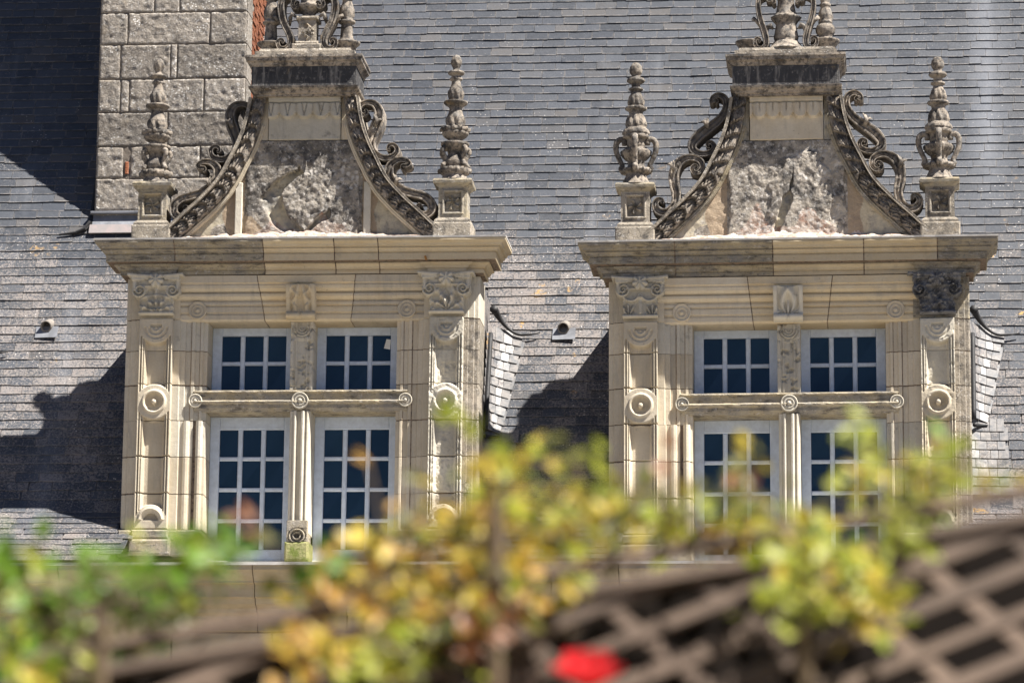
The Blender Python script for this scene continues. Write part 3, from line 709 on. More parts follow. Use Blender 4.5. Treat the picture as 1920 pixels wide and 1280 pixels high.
def build_dormer(xc, dz, tilt, side, label):
    """side: 'left' or 'right' dormer of the photograph; x is measured from the dormer's axis"""
    LFT = side == 'left'
    root = thing('stone_dormer', label, 'dormer', (xc, 0, ZB + dz), 'stone dormers on the slate roof')
    root.rotation_euler = (0, tilt, 0)
    O = (0, 0, ZB)
    def put(b, name, mat, smooth=False, par=None, lab=None):
        o = b.build(name, M[mat] if isinstance(mat, str) else mat, par or root, O, smooth)
        if lab: o['label'] = lab
        return o
    # --- hidden body: cheeks and little roof running back into the slope
    for sx in (-1, 1):
        b = B(); x0, x1 = sorted((sx * 1.40, sx * 1.452))
        z0, z1 = -1.55, 0.60
        V = [(x, y, z) for x in (x0, x1) for (y, z) in ((0.30, z0), (roof_y(z0 + dz) + 0.4, z0), (roof_y(z1) + 0.05, z1), (0.30, z1))]
        b.add(V, [(0, 1, 2, 3), (7, 6, 5, 4), (3, 2, 6, 7), (0, 3, 7, 4), (1, 0, 4, 5), (2, 1, 5, 6)])
        put(b, 'cheek', 'slate')
    b = B()
    ap = 2.12; prof = [(-1.40, 0.60), (-0.75, 0.95), (-0.28, 1.55), (-0.03, ap), (0.03, ap), (0.05, 1.55), (0.30, 0.95), (1.15, 0.60)]
    V = [(x, 0.18, z) for x, z in prof] + [(x, roof_y(z) + 0.08, z) for x, z in prof]; n = len(prof)
    b.add(V, [(i, i + 1, n + i + 1, n + i) for i in range(n - 1)] + [tuple(range(n - 1, -1, -1))])
    put(b, 'dormer_roof', 'slate')
    # --- mortar core behind the blocks
    b = B()
    for sx in (-1, 1):
        for pr in (JPROF, EPROF):
            pp = [(sx * x, y + 0.006 if y < 0.25 else y) for x, y in pr]
            if pr is JPROF: pp = [(x + sx * 0.006, y) for x, y in pp]
            else: pp = [(x - sx * 0.006, y) for x, y in pp]
            if sx < 0: pp = pp[::-1]
            pp = pp[::-1]
            extrude_z(b, pp, -1.62, 0.566, False)
        x0, x1 = sorted((sx * 1.082, sx * 1.368)); b.box(x0, x1, 0.026, 0.2, -1.62, 0.566)
    extrude_x(b, [(y + 0.006, z) for y, z in APROF if y < 0.3] + [(0.3, 0.196), (0.3, 0.56)], -1.05, 1.05)
    put(b, 'mortar', 'mortar')
    # --- pilasters, jambs, outer strips in courses
    for sx in (-1, 1):
        er = 0.0 if sx < 0 else (0.55 if LFT else 0.3)
        zs = JOINT
        for i in range(len(zs) - 1):
            z1, z0 = zs[i] - 0.0045, zs[i + 1] + 0.0045
            j1, j0 = R.uniform(-0.004, 0.003), R.uniform(-0.003, 0.004)
            b = B(); f = pil_fn(er, 3 + i + (0 if LFT else 20))
            cxp = sx * 1.225
            relief(b, -0.140, 0.140, z0 + j0, z1 + j1, f, -0.06, 0.04, 0.0056, warp=lambda X, Z, c=cxp: (X + c, Z))
            mt = 'clean' if sx < 0 else ('pale' if LFT else ('clean' if i > 1 else 'pale'))
            put(b, 'pilaster_block', mt, True)
            b = B(); pr = [(sx * x, y) for x, y in (JPROF if i < 3 or sx > 0 else JLOW)]
            if sx > 0: pr = pr[::-1]
            extrude_z(b, pr, z0 + j1, z1 + j0); put(b, 'jamb_block', 'clean' if R.random() < 0.7 else 'pale')
            b = B(); pr = [(sx * x, y) for x, y in EPROF]
            if sx < 0: pr = pr[::-1]
            extrude_z(b, pr, z0 + j0, z1 + j0); put(b, 'edge_block', 'clean' if sx < 0 else 'grey')
        # block beside the capital
        b = B(); pr = [(sx * x, y) for x, y in EPROF]
        if sx < 0: pr = pr[::-1]
        extrude_z(b, pr, zs[0] + 0.004, 0.566); put(b, 'edge_block', 'clean' if sx < 0 else ('pale' if LFT else 'weathered'))
        b = B(); x0, x1 = sorted((sx * 1.03, sx * 1.365)); b.box(x0, x1, -0.012, 0.1, zs[0] + 0.004, 0.566); put(b, 'frieze_block', 'clean' if LFT or sx < 0 else 'weathered')
        # foot of the pilaster
        b = B()
        x0, x1 = sorted((sx * 1.07, sx * 1.38)); b.box(x0, x1, -0.085, 0.1, -1.66, -1.585, 0.012)
        x0, x1 = sorted((sx * 0.80, sx * 1.495)); b.box(x0, x1, -0.055, 0.3, -1.80, -1.585, 0.01)
        x0, x1 = sorted((sx * 1.05, sx * 1.40)); b.box(x0, x1, -0.11, 0.1, -1.80, -1.668, 0.015)
        put(b, 'pilaster_base', 'weathered')
        # capital
        kind = ('rosette' if sx < 0 else 'mask') if LFT else ('scroll' if sx < 0 else 'eroded')
        b = B()
        relief(b, -0.24, 0.24, 0.0, 0.338, capital_fn(kind), -0.06, 0.0, 0.0058, mask=capital_mask(kind), warp=lambda X, Z, c=sx * 1.225: (X + c, Z + 0.232))
        put(b, 'capital', 'blackgrey' if kind == 'eroded' else 'pale', True, lab='carved capital blackened and eroded' if kind == 'eroded' else None)
        # little entablature block on the capital
        b = B(); c0, c1 = sx * 1.225 - 0.145, sx * 1.225 + 0.145
        path_sweep(b, [(0.0, 0.562), (0.018, 0.562), (0.018, 0.612), (0.030, 0.616), (0.040, 0.634), (0.062, 0.646), (0.072, 0.649), (0.072, 0.6595), (0.0, 0.6595)], [(c0, 0.0), (c0, -0.062), (c1, -0.062), (c1, 0.0)])
        put(b, 'impost_block', 'weathered' if (sx < 0) != (not LFT and sx > 0) else 'yellow')
        # rings at lintel and transom corners
        for (zr, rr, yy_) in ((0.286, 0.078, 0.006), (-0.485, 0.058, 0.014)):
            b = B(); lathe(b, [(rr, 0), (rr, 0.020), (rr * 0.9, 0.026), (rr * 0.82, 0.016), (rr * 0.66, 0.010), (rr * 0.60, 0.020), (rr * 0.48, 0.022), (rr * 0.40, 0.010), (rr * 0.26, 0.012), (rr * 0.18, 0.026), (0.001, 0.030)], sx * 0.885, yy_, zr, 28, axis='y')
            put(b, 'ring_boss', 'pale' if zr < 0 else 'clean', True)
    # --- lintel in three stones with slanting joints
    js = [(-0.345, -0.17), (0.435, 0.12)] if LFT else [(-0.315, -0.12), (0.345, 0.13)]
    xs = [(-1.08, 0.0)] + js + [(1.08, 0.0)]
    for i in range(3):
        b = B(); extrude_x(b, APROF, xs[i][0] + (0.004 if i else 0), xs[i + 1][0] - (0.004 if i < 2 else 0), xs[i][1], xs[i + 1][1], 0.38)
        put(b, 'lintel_stone', ('clean', 'yellow', 'clean')[i] if LFT else ('clean', 'yellow', 'yellow')[i])
    # --- cornice stones with mitred returns
    cj = [-1.06, -0.31, 0.29, 0.66] if LFT else [-0.93, -0.12, 0.63, 1.235]
    W0 = 1.465
    ends = [-W0] + cj + [W0]; mats = ['weathered', 'weathered', 'yellow', 'yellow', 'yellow'] if LFT else ['weathered', 'weathered', 'yellow', 'yellow', 'weathered']
    for i in range(len(ends) - 1):
        a = ends[i] + (0.005 if i else 0); c = ends[i + 1] - (0.005 if i < len(ends) - 2 else 0)
        path = [(a, 0.0), (c, 0.0)]
        if i == 0: path = [(-W0, 0.30)] + path
        if i == len(ends) - 2: path = path + [(W0, 0.30)]
        b = B(); path_sweep(b, CPROF, path); put(b, 'cornice_stone', mats[i])
    b = B(); path_sweep(b, [(p - 0.007, z - 0.001) if 0 < p else (p, z) for p, z in CPROF], [(-W0 + 0.001, 0.28), (-W0 + 0.001, -0.001), (W0 - 0.001, -0.001), (W0 - 0.001, 0.28)])
    b2 = B(); b2.V, b2.F = b.V, b.F; put(b2, 'cornice_mortar', 'mortar')
    b = B(); n = 40; V = []; F = []
    for i in range(n + 1):
        x = -1.735 + 3.47 * i / n; wv = R.uniform(-0.004, 0.004)
        V += [(x, -0.272 + wv, 0.838), (x, -0.274 + wv, 0.852), (x, 0.30, 0.858), (x, 0.30, 0.845)]
    for i in range(n):
        for k in range(4): F.append((4 * i + k, 4 * i + (k + 1) % 4, 4 * i + 4 + (k + 1) % 4, 4 * i + 4 + k))
    F += [(3, 2, 1, 0), (4 * n, 4 * n + 1, 4 * n + 2, 4 * n + 3)]
    b.add(V, F); put(b, 'lead_flashing', 'leadpale')
    if LFT:
        b = B(); b.tube([(1.05, -0.155, 0.70), (1.055, -0.20, 0.69), (1.065, -0.195, 0.66)], 0.009, 6); put(b, 'iron_hook', simple('rusty_iron', (0.32, 0.15, 0.04), 0.8))
    # --- console over the mullion
    def con(X, Z):
        t = (Z - 0.195) / 0.28
        p = 0.055 + 0.07 * sstep(t, 0.15, 1.0)
        p = np.where(t < 0.2, 0.07 + 0.035 * np.sqrt(np.clip(1 - ((t - 0.1) / 0.1) ** 2, 0, 1)) - 0.02 * np.exp(-(X / 0.012) ** 2), p)
        ed = (np.abs(X) > 0.088); p = np.where(ed & (t > 0.2), p + 0.012, p)
        a = np.abs(X)
        if LFT: lf = 0.016 * np.cos(a * 90 + 5 * t) * sstep(t, 0.2, 0.3) + 0.018 * np.exp(-((a - 0.055 - 0.02 * np.sin(t * 16)) / 0.016) ** 2)
        else: lf = 0.022 * np.cos(11 * np.arctan2(a + 0.002, np.abs(t - 0.25) * 0.28 + 0.02) + 14 * t)
        return p + np.where(~ed & (t > 0.2), lf, 0)
    b = B(); relief(b, -0.122, 0.122, 0.195, 0.475, con, -0.01, 0.1, 0.006); 
    put(b, 'console', 'yellow' if LFT else 'pale', True)
    # --- mullions and transom
    def mul(X, Z):
        a = np.abs(X); h = np.where(a > 0.07, 0.0, np.where(a > 0.052, -0.012, np.where(a > 0.04, 0.0, -0.02)))
        rt = np.hypot(X, Z - 0.135); h = np.where((Z > 0.03) & (Z < 0.14), np.where(rt < 0.085, 0.012 * np.cos(rt / 0.022 * 6.28), h * 0.4), h)
        e = fbm(X, Z, 24, 4, 8 if LFT else 9); return h - 0.03 * sstep(e, 0.5, 0.75)
    b = B(); relief(b, -0.095, 0.095, -0.392, 0.19, mul, 0.03, 0.33, 0.006); put(b, 'upper_mullion', 'pale', True)
    b = B(); extrude_z(b, [(-0.088, 0.30), (-0.088, 0.05), (-0.080, 0.03), (-0.066, 0.018), (-0.056, 0.022), (-0.052, 0.006), (-0.040, -0.004), (-0.030, 0.0), (-0.026, 0.04), (0.010, 0.04), (0.014, 0.0), (0.028, -0.004), (0.040, 0.006), (0.044, 0.022), (0.056, 0.020), (0.062, 0.004), (0.074, 0.008), (0.082, 0.03), (0.088, 0.05), (0.088, 0.30)], -1.60, -0.575)
    put(b, 'lower_mullion', 'pale')
    def mb(X, Z):
        r_ = np.hypot(X, (Z + 1.63) * 1.1); return 0.012 + np.where(r_ < 0.075, 0.02 * np.cos(r_ / 0.03 * 6.28), 0) - 0.03 * (r_ < 0.03) * (Z > -1.63)
    b = B(); relief(b, -0.086, 0.086, -1.68, -1.50, mb, 0.0, 0.2, 0.006); put(b, 'mullion_base', 'weathered', True)
    b = B(); b.box(-0.10, 0.10, -0.03, 0.25, -1.84, -1.68, 0.015); put(b, 'mullion_foot', 'mossy')
    for x0, x1 in ((-0.90, 0.90),):
        b = B(); n = 60; V = []; F = []; m_ = len(TPROF)
        for i in range(n + 1):
            x = x0 + (x1 - x0) * i / n
            for j, (y, z) in enumerate(TPROF):
                jit = R.uniform(-0.003, 0.003) if 1 < j < 12 else 0
                V.append((x, y + jit, z + jit * 0.6))
        for i in range(n):
            for j in range(m_ - 1): F.append((i * m_ + j, i * m_ + j + 1, (i + 1) * m_ + j + 1, (i + 1) * m_ + j))
        F += [tuple(range(m_ - 1, -1, -1)), tuple(n * m_ + j for j in range(m_))]
        b.add(V, F); put(b, 'transom', 'weathered')
    b = B(); rr = 0.072; lathe(b, [(rr, -0.03), (rr, 0.012), (rr * 0.9, 0.018), (rr * 0.8, 0.008), (rr * 0.66, 0.004), (rr * 0.60, 0.014), (rr * 0.48, 0.015), (rr * 0.40, 0.004), (rr * 0.28, 0.006), (rr * 0.2, 0.022), (0.001, 0.026)], 0, 0.0, -0.488, 28, axis='y'); put(b, 'ring_boss', 'pale', True)
    # --- four casement windows
    YW = 0.285
    def casement(x0, x1, z0, z1, rows, st=0.082, top=0.07, bot=0.045, bar=0.040, paper=False):
        b = B(); c = 0.006
        b.box(x0, x0 + st, YW, YW + 0.06, z0, z1, c); b.box(x1 - st, x1, YW, YW + 0.06, z0, z1, c)
        b.box(x0 + st, x1 - st, YW + 0.001, YW + 0.06, z1 - top, z1, c); b.box(x0 + st, x1 - st, YW + 0.001, YW + 0.06, z0, z0 + bot, c)
        for (ax, az) in ((x0 + 0.035, z0 + 0.10), (x0 + 0.035, z1 - 0.10), (x1 - 0.035, z0 + 0.10), (x1 - 0.035, z1 - 0.10)):
            b.box(ax - 0.006, ax + 0.006, YW - 0.004, YW + 0.01, az - 0.006, az + 0.006)
        wf = put(b, 'window', 'paint')
        gx0, gx1, gz0, gz1 = x0 + st, x1 - st, z0 + bot, z1 - top
        pw = (gx1 - gx0 - 2 * bar) / 3; ph = (gz1 - gz0 - (rows - 1) * 0.034) / rows
        for k in range(1, 3):
            xx = gx0 + k * pw + (k - 1) * bar
            q = B(); q.box(xx, xx + bar, YW + 0.008, YW + 0.05, gz0, gz1, 0.008); o = put(q, 'glazing_bar', 'paint', par=wf)
        for k in range(1, rows):
            zz = gz0 + k * ph + (k - 1) * 0.034
            for j in range(3):
                xx = gx0 + j * (pw + bar)
                q = B(); q.box(xx, xx + pw, YW + 0.009, YW + 0.05, zz, zz + 0.034, 0.008); o = put(q, 'glazing_bar', 'paint', par=wf)
        for j in range(3):
            for k in range(rows):
                xx = gx0 + j * (pw + bar); zz = gz0 + k * (ph + 0.034); t1, t2 = R.uniform(-0.004, 0.004), R.uniform(-0.004, 0.004)
                q = B(); e = 0.004
                q.add([(xx - e, YW + 0.028 + t1, zz - e), (xx + pw + e, YW + 0.028 - t1, zz - e), (xx + pw + e, YW + 0.028 + t2, zz + ph + e), (xx - e, YW + 0.028 - t2 * 0.2, zz + ph + e),
                       (xx - e, YW + 0.036, zz - e), (xx + pw + e, YW + 0.036, zz - e), (xx + pw + e, YW + 0.036, zz + ph + e), (xx - e, YW + 0.036, zz + ph + e)],
                      [(0, 1, 2), (0, 2, 3), (5, 4, 7, 6), (0, 4, 5, 1), (2, 6, 7, 3), (1, 5, 6, 2), (3, 7, 4, 0)])
                put(q, 'pane', 'glass', par=wf)
                if paper and j == 2 and k == rows - 1:
                    q = B(); px, pz = xx + pw * 0.62, zz + ph * 0.5
                    q.add([(px, YW + 0.020, pz), (px + 0.052, YW + 0.020, pz - 0.01), (px + 0.056, YW + 0.020, pz + 0.075), (px + 0.02, YW + 0.020, pz + 0.08), (px, YW + 0.0225, pz), (px + 0.052, YW + 0.0225, pz - 0.01), (px + 0.056, YW + 0.0225, pz + 0.075), (px + 0.02, YW + 0.0225, pz + 0.08)], [(0, 1, 2, 3), (7, 6, 5, 4), (0, 4, 5, 1), (1, 5, 6, 2), (2, 6, 7, 3), (3, 7, 4, 0)])
                    put(q, 'paper_scrap', 'paper', par=wf)
        return wf
    for sx in (-1, 1):
        x0, x1 = (-0.80, -0.088) if sx < 0 else (0.088, 0.80)
        casement(x0, x1, -0.395, 0.192, 2, paper=LFT and sx > 0)
        casement(x0, x1, -1.80, -0.572, 4, bot=0.10, top=0.11)
        b = B(); b.box(x0, x1, YW - 0.06, YW + 0.05, -1.845, -1.80, 0.012); put(b, 'window_sill', 'white')
    b = B(); b.box(-0.82, 0.82, 0.38, 0.40, -1.85, 0.3); put(b, 'interior', 'dark')
    # --- the ledge of crumbling mortar on the cornice
    b = B(); V = []; F = []; nx, ny = 90, 7
    for j in range(ny):
        for i in range(nx):
            x = -1.08 + 2.16 * i / (nx - 1); t = j / (ny - 1)
            e = float(fbm(np.array(x), np.array(t * 0.3), 14, 4, 2 if LFT else 6))
            V.append((x, -0.235 + 0.16 * t + 0.02 * (e - 0.5), 0.853 + (0.02 + 0.10 * e) * (t ** 0.7) * (0.55 + 0.75 * math.exp(-(x / 0.75) ** 2))))
    for j in range(ny - 1):
        for i in range(nx - 1): F.append((j * nx + i, j * nx + i + 1, (j + 1) * nx + i + 1, (j + 1) * nx + i))
    b.add(V, F); put(b, 'mortar_crust', 'rubble', True)
    # --- curved gable
    YG = -0.07
    rk = [(1.125, 0.875), (1.06, 0.93), (0.95, 1.035), (0.82, 1.155), (0.69, 1.295), (0.62, 1.40), (0.56, 1.52), (0.495, 1.655), (0.445, 1.79), (0.41, 1.93), (0.385, 2.09)]
    rz = [z for _, z in rk]; rx = [x for x, _ in rk]
    def hw(Z): return np.interp(Z, rz, rx)
    b = B()
    def shield(X, Z, sd):
        t = Z - 1.20; w_ = np.where(t > 0.0, 0.165 * np.sqrt(np.clip(1 - (t / 0.235) ** 2, 0.02, 1)), 0.165 * np.clip(1 + t / 0.27, 0.02, 1) ** 0.75)
        return np.abs(X - 0.02) / np.maximum(w_, 0.004) * 0.6 + np.maximum(0, np.abs(t + 0.02) / 0.25 - 0.4) * 0.6 + 0.55 * (fbm(X, Z, 9, 4, sd) - 0.47)
    if LFT: mk_hole = lambda X, Z: shield((X + 0.055) * 0.70 + 0.01, (Z + 0.03 - 1.2) * 0.78 + 1.2, 17) + 0.35 * sstep(X + (Z - 1.2) * 0.8, 0.10, 0.22)
    else: mk_hole = lambda X, Z: (np.abs((X + 0.04) - 0.09 * np.sin((Z - 1.1) * 4.0)) / 0.075 + np.abs(Z - 1.13) / 0.30 * 0.6 + 1.1 * (fbm(X, Z, 8, 4, 14) - 0.5))
    def gab(U_, Z):
        X = U_ * hw(Z)
        h = 0.014 * (fbm(X, Z, 18, 5, 3 if LFT else 5) - 0.5)
        core = sstep(0.50 - np.abs(X) + 0.08 * (fbm(X, Z, 9, 3, 1) - 0.5), 0.0, 0.02) * (Z < 1.72)
        rough_ = 0.024 + 0.020 * (fbm(X, Z, 8, 3, 21 if LFT else 33) - 0.5) + 0.015 * (fbm(X, Z, 34, 4, 23) - 0.5)
        h = h * (1 - core * 0.2) + core * rough_
        ho = mk_hole(X, Z)
        if LFT:   # the shield shaped stump left in the broken patch
            sh = shield(X, Z, 17); stump = sstep(sh, 0.82, 0.74); ring_ = sstep(ho, 0.86, 0.72)
            h = h - ring_ * (0.056 - 0.035 * (fbm(X, Z, 7, 4, 41) - 0.5)) * (1 - stump) + stump * (0.012 + 0.03 * (fbm(X, Z, 16, 4, 27) - 0.5))
        else:
            h = h - sstep(ho, 0.72, 0.55) * 0.055
            sh = np.hypot((X - 0.13) / 0.27, (Z - 1.22) / 0.40) + 0.5 * (fbm(X, Z, 9, 4, 19) - 0.5)
            h = h + sstep(sh, 1.0, 0.93) * 0.018
        return h
    relief(b, -0.985, 0.985, 0.86, 1.735, gab, YG, 0.26, 0.0085, warp=lambda U_, Z: (U_ * hw(Z), Z))
    gobj = put(b, 'gable_plaster', 'rough', True)
    me = gobj.data
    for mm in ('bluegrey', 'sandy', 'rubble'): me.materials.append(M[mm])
    ids = []
    for p in me.polygons:
        c = p.center; zz = c.z + ZB; ax = abs(c.x)
        nz_ = float(vnoise(np.array(c.x), np.array(zz), 7, 4)) * 0.12
        if zz < 0.87 + 2.2 * nz_ * math.exp(-(c.x / 0.5) ** 2) * (1.0 if LFT else 1.7): ids.append(3)
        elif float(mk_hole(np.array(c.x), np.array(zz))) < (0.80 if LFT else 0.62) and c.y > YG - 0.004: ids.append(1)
        elif ax > 0.50 and ax < (0.64 if c.x < 0 else 0.60) + nz_ * 0.4 and zz < 1.6 - nz_: ids.append(2)
        elif ax > 0.55: ids.append(1 if (c.x > 0 or nz_ > 0.06) else 0)  # right flank all blue-grey, imitating shade as well as stain
        elif c.x < -0.28 and zz < 1.05 + nz_ and LFT and c.x + 0.28 < -(zz - 0.9) * 0.9: ids.append(2)
        else: ids.append(0)
    me.polygons.foreach_set('material_index', ids)
    if LFT:
        for sx in (-1, 1):
            b = B(); x0, x1 = sorted((sx * 0.515, sx * 0.575)); b.box(x0, x1, YG - 0.035, YG + 0.1, 0.87, 1.36, 0.006); put(b, 'gable_strip', 'pale')
    # name tablet and egg moulding
    b = B(); zt0, zt1 = 1.725, 2.10
    hx = 0.305
    def egg(X, Z):
        pt = 0.142 if LFT else 0.112; ph = (X / pt + 0.5); fx = (ph - np.floor(ph) - 0.5) * 2
        zz = Z - 1.955; lowb = -0.045 + 0.05 * np.abs(fx) ** (2.6 if LFT else 3.0)
        top_ = 0.085 if LFT else 0.085 - 0.0 * fx
        e = np.where((zz > lowb) & (zz < top_), 0.020 + 0.032 * np.sqrt(np.clip(1 - fx ** 2, 0, 1)), 0)
        e = e - np.where((zz > lowb + 0.02) & (zz < top_), (0.020 * np.exp(-((np.abs(fx) - 0.3 * np.clip((zz + 0.03) / 0.11, 0, 1)) / 0.06) ** 2) if LFT else 0.026 * np.exp(-(fx / 0.07) ** 2) * sstep(zz, -0.01, 0.05)), 0)
        return 0.0 + e + np.where(zz > 0.095, 0.045, 0) + 0.003 * (fbm(X, Z, 30, 3, 3) - 0.5)
    relief(b, -hx, hx, zt0 + 0.004, zt1, egg, YG - 0.03, 0.2, 0.006); put(b, 'gable_tablet', 'pale' if LFT else 'clean', True)
    for sx in (-1, 1):
        b = B(); relief(b, 0.0, 1.0, zt0 + 0.004, zt1, lambda X, Z: 0.008 * (fbm(X, Z, 9, 3, 2) - 0.5), YG - 0.012, 0.2, 0.03, warp=lambda X, Z, q=sx: (np.where(q > 0, hx + 0.007 + X * (hw(Z) - hx - 0.007), -hx - 0.007 - (1 - X) * (hw(Z) - hx - 0.007)), Z))
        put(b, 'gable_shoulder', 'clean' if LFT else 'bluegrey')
    # raking frieze of leaves and its coping
    P = catmull([(x, z, 0) for x, z in rk], 10)
    L_ = [0.0]
    for i in range(1, len(P)): L_.append(L_[-1] + math.hypot(P[i][0] - P[i - 1][0], P[i][1] - P[i - 1][1]))
    for sx in (-1, 1):
        b = B(); V = []; F = []; ns = 17; NP = 190
        Tt = np.linspace(0, L_[-1], NP); X_ = np.interp(Tt, L_, [p[0] for p in P]); Z_ = np.interp(Tt, L_, [p[1] for p in P])
        dX = np.gradient(X_, Tt); dZ = np.gradient(Z_, Tt)
        for i in range(NP):
            nx_, nz_ = dZ[i], -dX[i]         # outward
            lowr = L_[-1] * 0.52 > Tt[i]
            for j in range(ns):
                q = j / (ns - 1) * 2 - 1
                sh = math.sqrt(max(0, 1 - q * q))
                per = 0.125 if not LFT else (0.105 if lowr else 0.135)
                ph = Tt[i] / per + (0.50 * q * q if LFT or lowr else 0.35 * q)
                u = 1 - (ph - math.floor(ph)); lf = u ** 0.6
                lobe = 0.010 * math.cos(6.283 * (3.0 * abs(q) + 1.5 * u)) - 0.016 * math.exp(-(q / 0.13) ** 2)
                hh = (sh ** 0.7) * (0.006 + 0.066 * lf) + sh * lobe * lf * 1.5 + (0.010 * math.sin(85 * Tt[i] + 14 * q) if lowr else 0)
                wd = 0.052 + 0.008 * lf
                V.append((sx * (X_[i] + nx_ * q * wd), YG - 0.045 - hh, Z_[i] + nz_ * q * wd))
        for i in range(NP - 1):
            for j in range(ns - 1):
                f = (i * ns + j, i * ns + j + 1, (i + 1) * ns + j + 1, (i + 1) * ns + j)
                F.append(f if sx < 0 else f[::-1])
        b.add(V, F); put(b, 'leaf_frieze', 'carved', True)
        b = B(); pts = [(sx * (X_[i] + dZ[i] * 0.068), Z_[i] - dX[i] * 0.068, 0.013) for i in range(0, NP, 6)]
        ribbon(b, pts, YG - 0.125, 0.26, 0.003); put(b, 'raking_coping', 'grey')
        b = B(); pts = [(sx * (X_[i] - dZ[i] * 0.075), Z_[i] + dX[i] * 0.075, 0.018) for i in range(10, NP - 25, 6)]
        ribbon(b, pts, YG - 0.035, 0.1, -0.006); put(b, 'inner_moulding', 'clean' if LFT else 'weathered')
    # S scrolls riding on the coping
    if LFT:
        def G(x, y, h): px, py = 640 + x / 4.267, 160 + y / 4.267; return ((px - 563 - (440 - py) * 0.028) * 0.00459, 0.872 + (440 - py) * 0.0046, h * 0.00108)
        up = [(176, 190, 8), (186, 178, 12), (192, 200, 14), (168, 216, 16), (142, 204, 18), (132, 170, 20), (150, 130, 22), (200, 112, 24), (255, 128, 30), (287, 180, 38), (284, 245, 42), (262, 308, 46), (234, 375, 42), (222, 440, 34), (240, 503, 28), (290, 548, 26), (350, 560, 26), (410, 538, 24), (428, 490, 20), (402, 456, 16), (366, 462, 14), (356, 494, 12), (376, 502, 9)]
        lo = [(478, 652, 9), (468, 640, 12), (484, 630, 14), (503, 650, 16), (488, 680, 18), (455, 672, 18)]
        lo = [(480, 655, 9), (466, 645, 12), (470, 625, 14), (500, 625, 17), (512, 655, 18), (528, 640, 18), (522, 605, 20), (485, 578, 22), (430, 578, 26), (380, 612, 32), (360, 665, 38), (368, 730, 44), (410, 785, 42), (480, 825, 38), (560, 848, 34), (640, 872, 34), (692, 925, 36), (690, 985, 34), (645, 1018, 30), (596, 1000, 24), (582, 958, 18), (600, 936, 14), (616, 952, 9)]
        lo = lo[:4] + lo[6:]
    else:
        def G(x, y, h): px, py = 1540 + x / 3.37, 80 + y / 3.37; return ((px - 1485 - (440 - py) * 0.004) * 0.00456, 0.915 + (440 - py) * 0.0046, h * 0.00136)
        up = [(254, 384, 7), (244, 376, 10), (256, 366, 12), (274, 384, 14), (270, 352, 16), (240, 336, 18), (205, 348, 20), (186, 385, 22), (196, 440, 24), (235, 495, 28), (300, 545, 32), (360, 592, 34), (398, 645, 30), (384, 686, 24), (335, 704, 20), (282, 692, 18), (262, 660, 16), (280, 634, 14), (304, 642, 12), (300, 662, 9), (290, 660, 7)]
        up = [up[0], up[1], up[2], (278, 376, 14)] + up[4:]
        lo = [(380, 796, 7), (368, 788, 10), (380, 776, 12), (398, 792, 14), (388, 818, 15), (356, 818, 16), (336, 786, 18), (352, 744, 20), (410, 724, 22), (472, 748, 28), (508, 810, 32), (510, 880, 32), (496, 950, 28), (506, 1015, 26), (546, 1062, 26), (598, 1062, 26), (626, 1024, 22), (612, 988, 18), (584, 990, 14), (582, 1012, 9)]
    for sx in (-1, 1):
        for path in (up, lo):
            b = B(); ribbon(b, [(sx * x, z, h) for x, z, h in (G(*p) for p in path)], YG - 0.07, YG + 0.13, 0.016, 0.010)
            put(b, 'scroll', 'scrollshade' if (sx < 0 and path is up) else 'carved')  # upper left scroll gets the stone with painted shade
            # a leaf curled on the back of each scroll
            b = B(); x, z, h = G(*path[len(path) // 2]); x *= sx
            for q in range(5):
                a = (0.9 - q * 0.28) * sx
                b.tube([(x, YG - 0.075, z), (x + 0.03 * math.sin(a + 0.5 * sx), YG - 0.095, z + 0.05), (x + 0.075 * math.sin(a), YG - 0.07, z + 0.055 + 0.012 * q)], [0.016, 0.014, 0.004], 6)
            put(b, 'curled_leaf', 'carved', True)
    # --- moulded cap of the gable
    hz = 0.0
    cap = B(); sq = lambda x0, y0: [(-x0, 0.30), (-x0, y0), (x0, y0), (x0, 0.30)]
    b = B(); path_sweep(b, [(-0.3, 2.085), (0.0, 2.085), (0.0, 2.098), (0.020, 2.104), (0.030, 2.122), (0.062, 2.142), (0.066, 2.158), (0.045, 2.164), (-0.3, 2.170)], sq(0.40, -0.19)); put(b, 'cap_moulding', 'carved')
    b = B(); path_sweep(b, [(-0.3, 2.168), (0.0, 2.168), (0.0, 2.335), (-0.3, 2.335)], sq(0.445, -0.21)); put(b, 'cap_frieze', 'black')
    b = B(); path_sweep(b, [(-0.3, 2.336), (0.0, 2.336), (0.012, 2.346), (0.022, 2.366), (0.048, 2.380), (0.052, 2.402), (0.060, 2.408), (0.060, 2.428), (-0.3, 2.434)], sq(0.44, -0.205)); put(b, 'cap_cornice', 'carved')
    b = B(); path_sweep(b, [(-0.3, 2.434), (0.0, 2.434), (0.0, 2.478), (-0.028, 2.482), (-0.040, 2.508), (-0.3, 2.512)], sq(0.425, -0.195)); put(b, 'cap_plinth', 'grey')
    # --- crown on the cap
    CY = 0.0; ZC = 2.51
    if LFT:
        b = B(); b.box(-0.125, 0.125, CY - 0.13, CY + 0.12, ZC, ZC + 0.05, 0.01); b.box(-0.10, 0.10, CY - 0.10, CY + 0.10, ZC + 0.05, ZC + 0.08, 0.01)
        relief(b, -0.075, 0.075, ZC + 0.08, ZC + 0.27, lambda X, Z: 0.02 * (fbm(X, Z, 30, 3, 5) > 0.48) * ((np.abs(X) + np.abs(Z - ZC - 0.16)) < 0.075), CY - 0.08, CY + 0.08, 0.008)
        b.box(-0.095, 0.095, CY - 0.10, CY + 0.10, ZC + 0.27, ZC + 0.30, 0.01); put(b, 'crown_pedestal', 'grey')
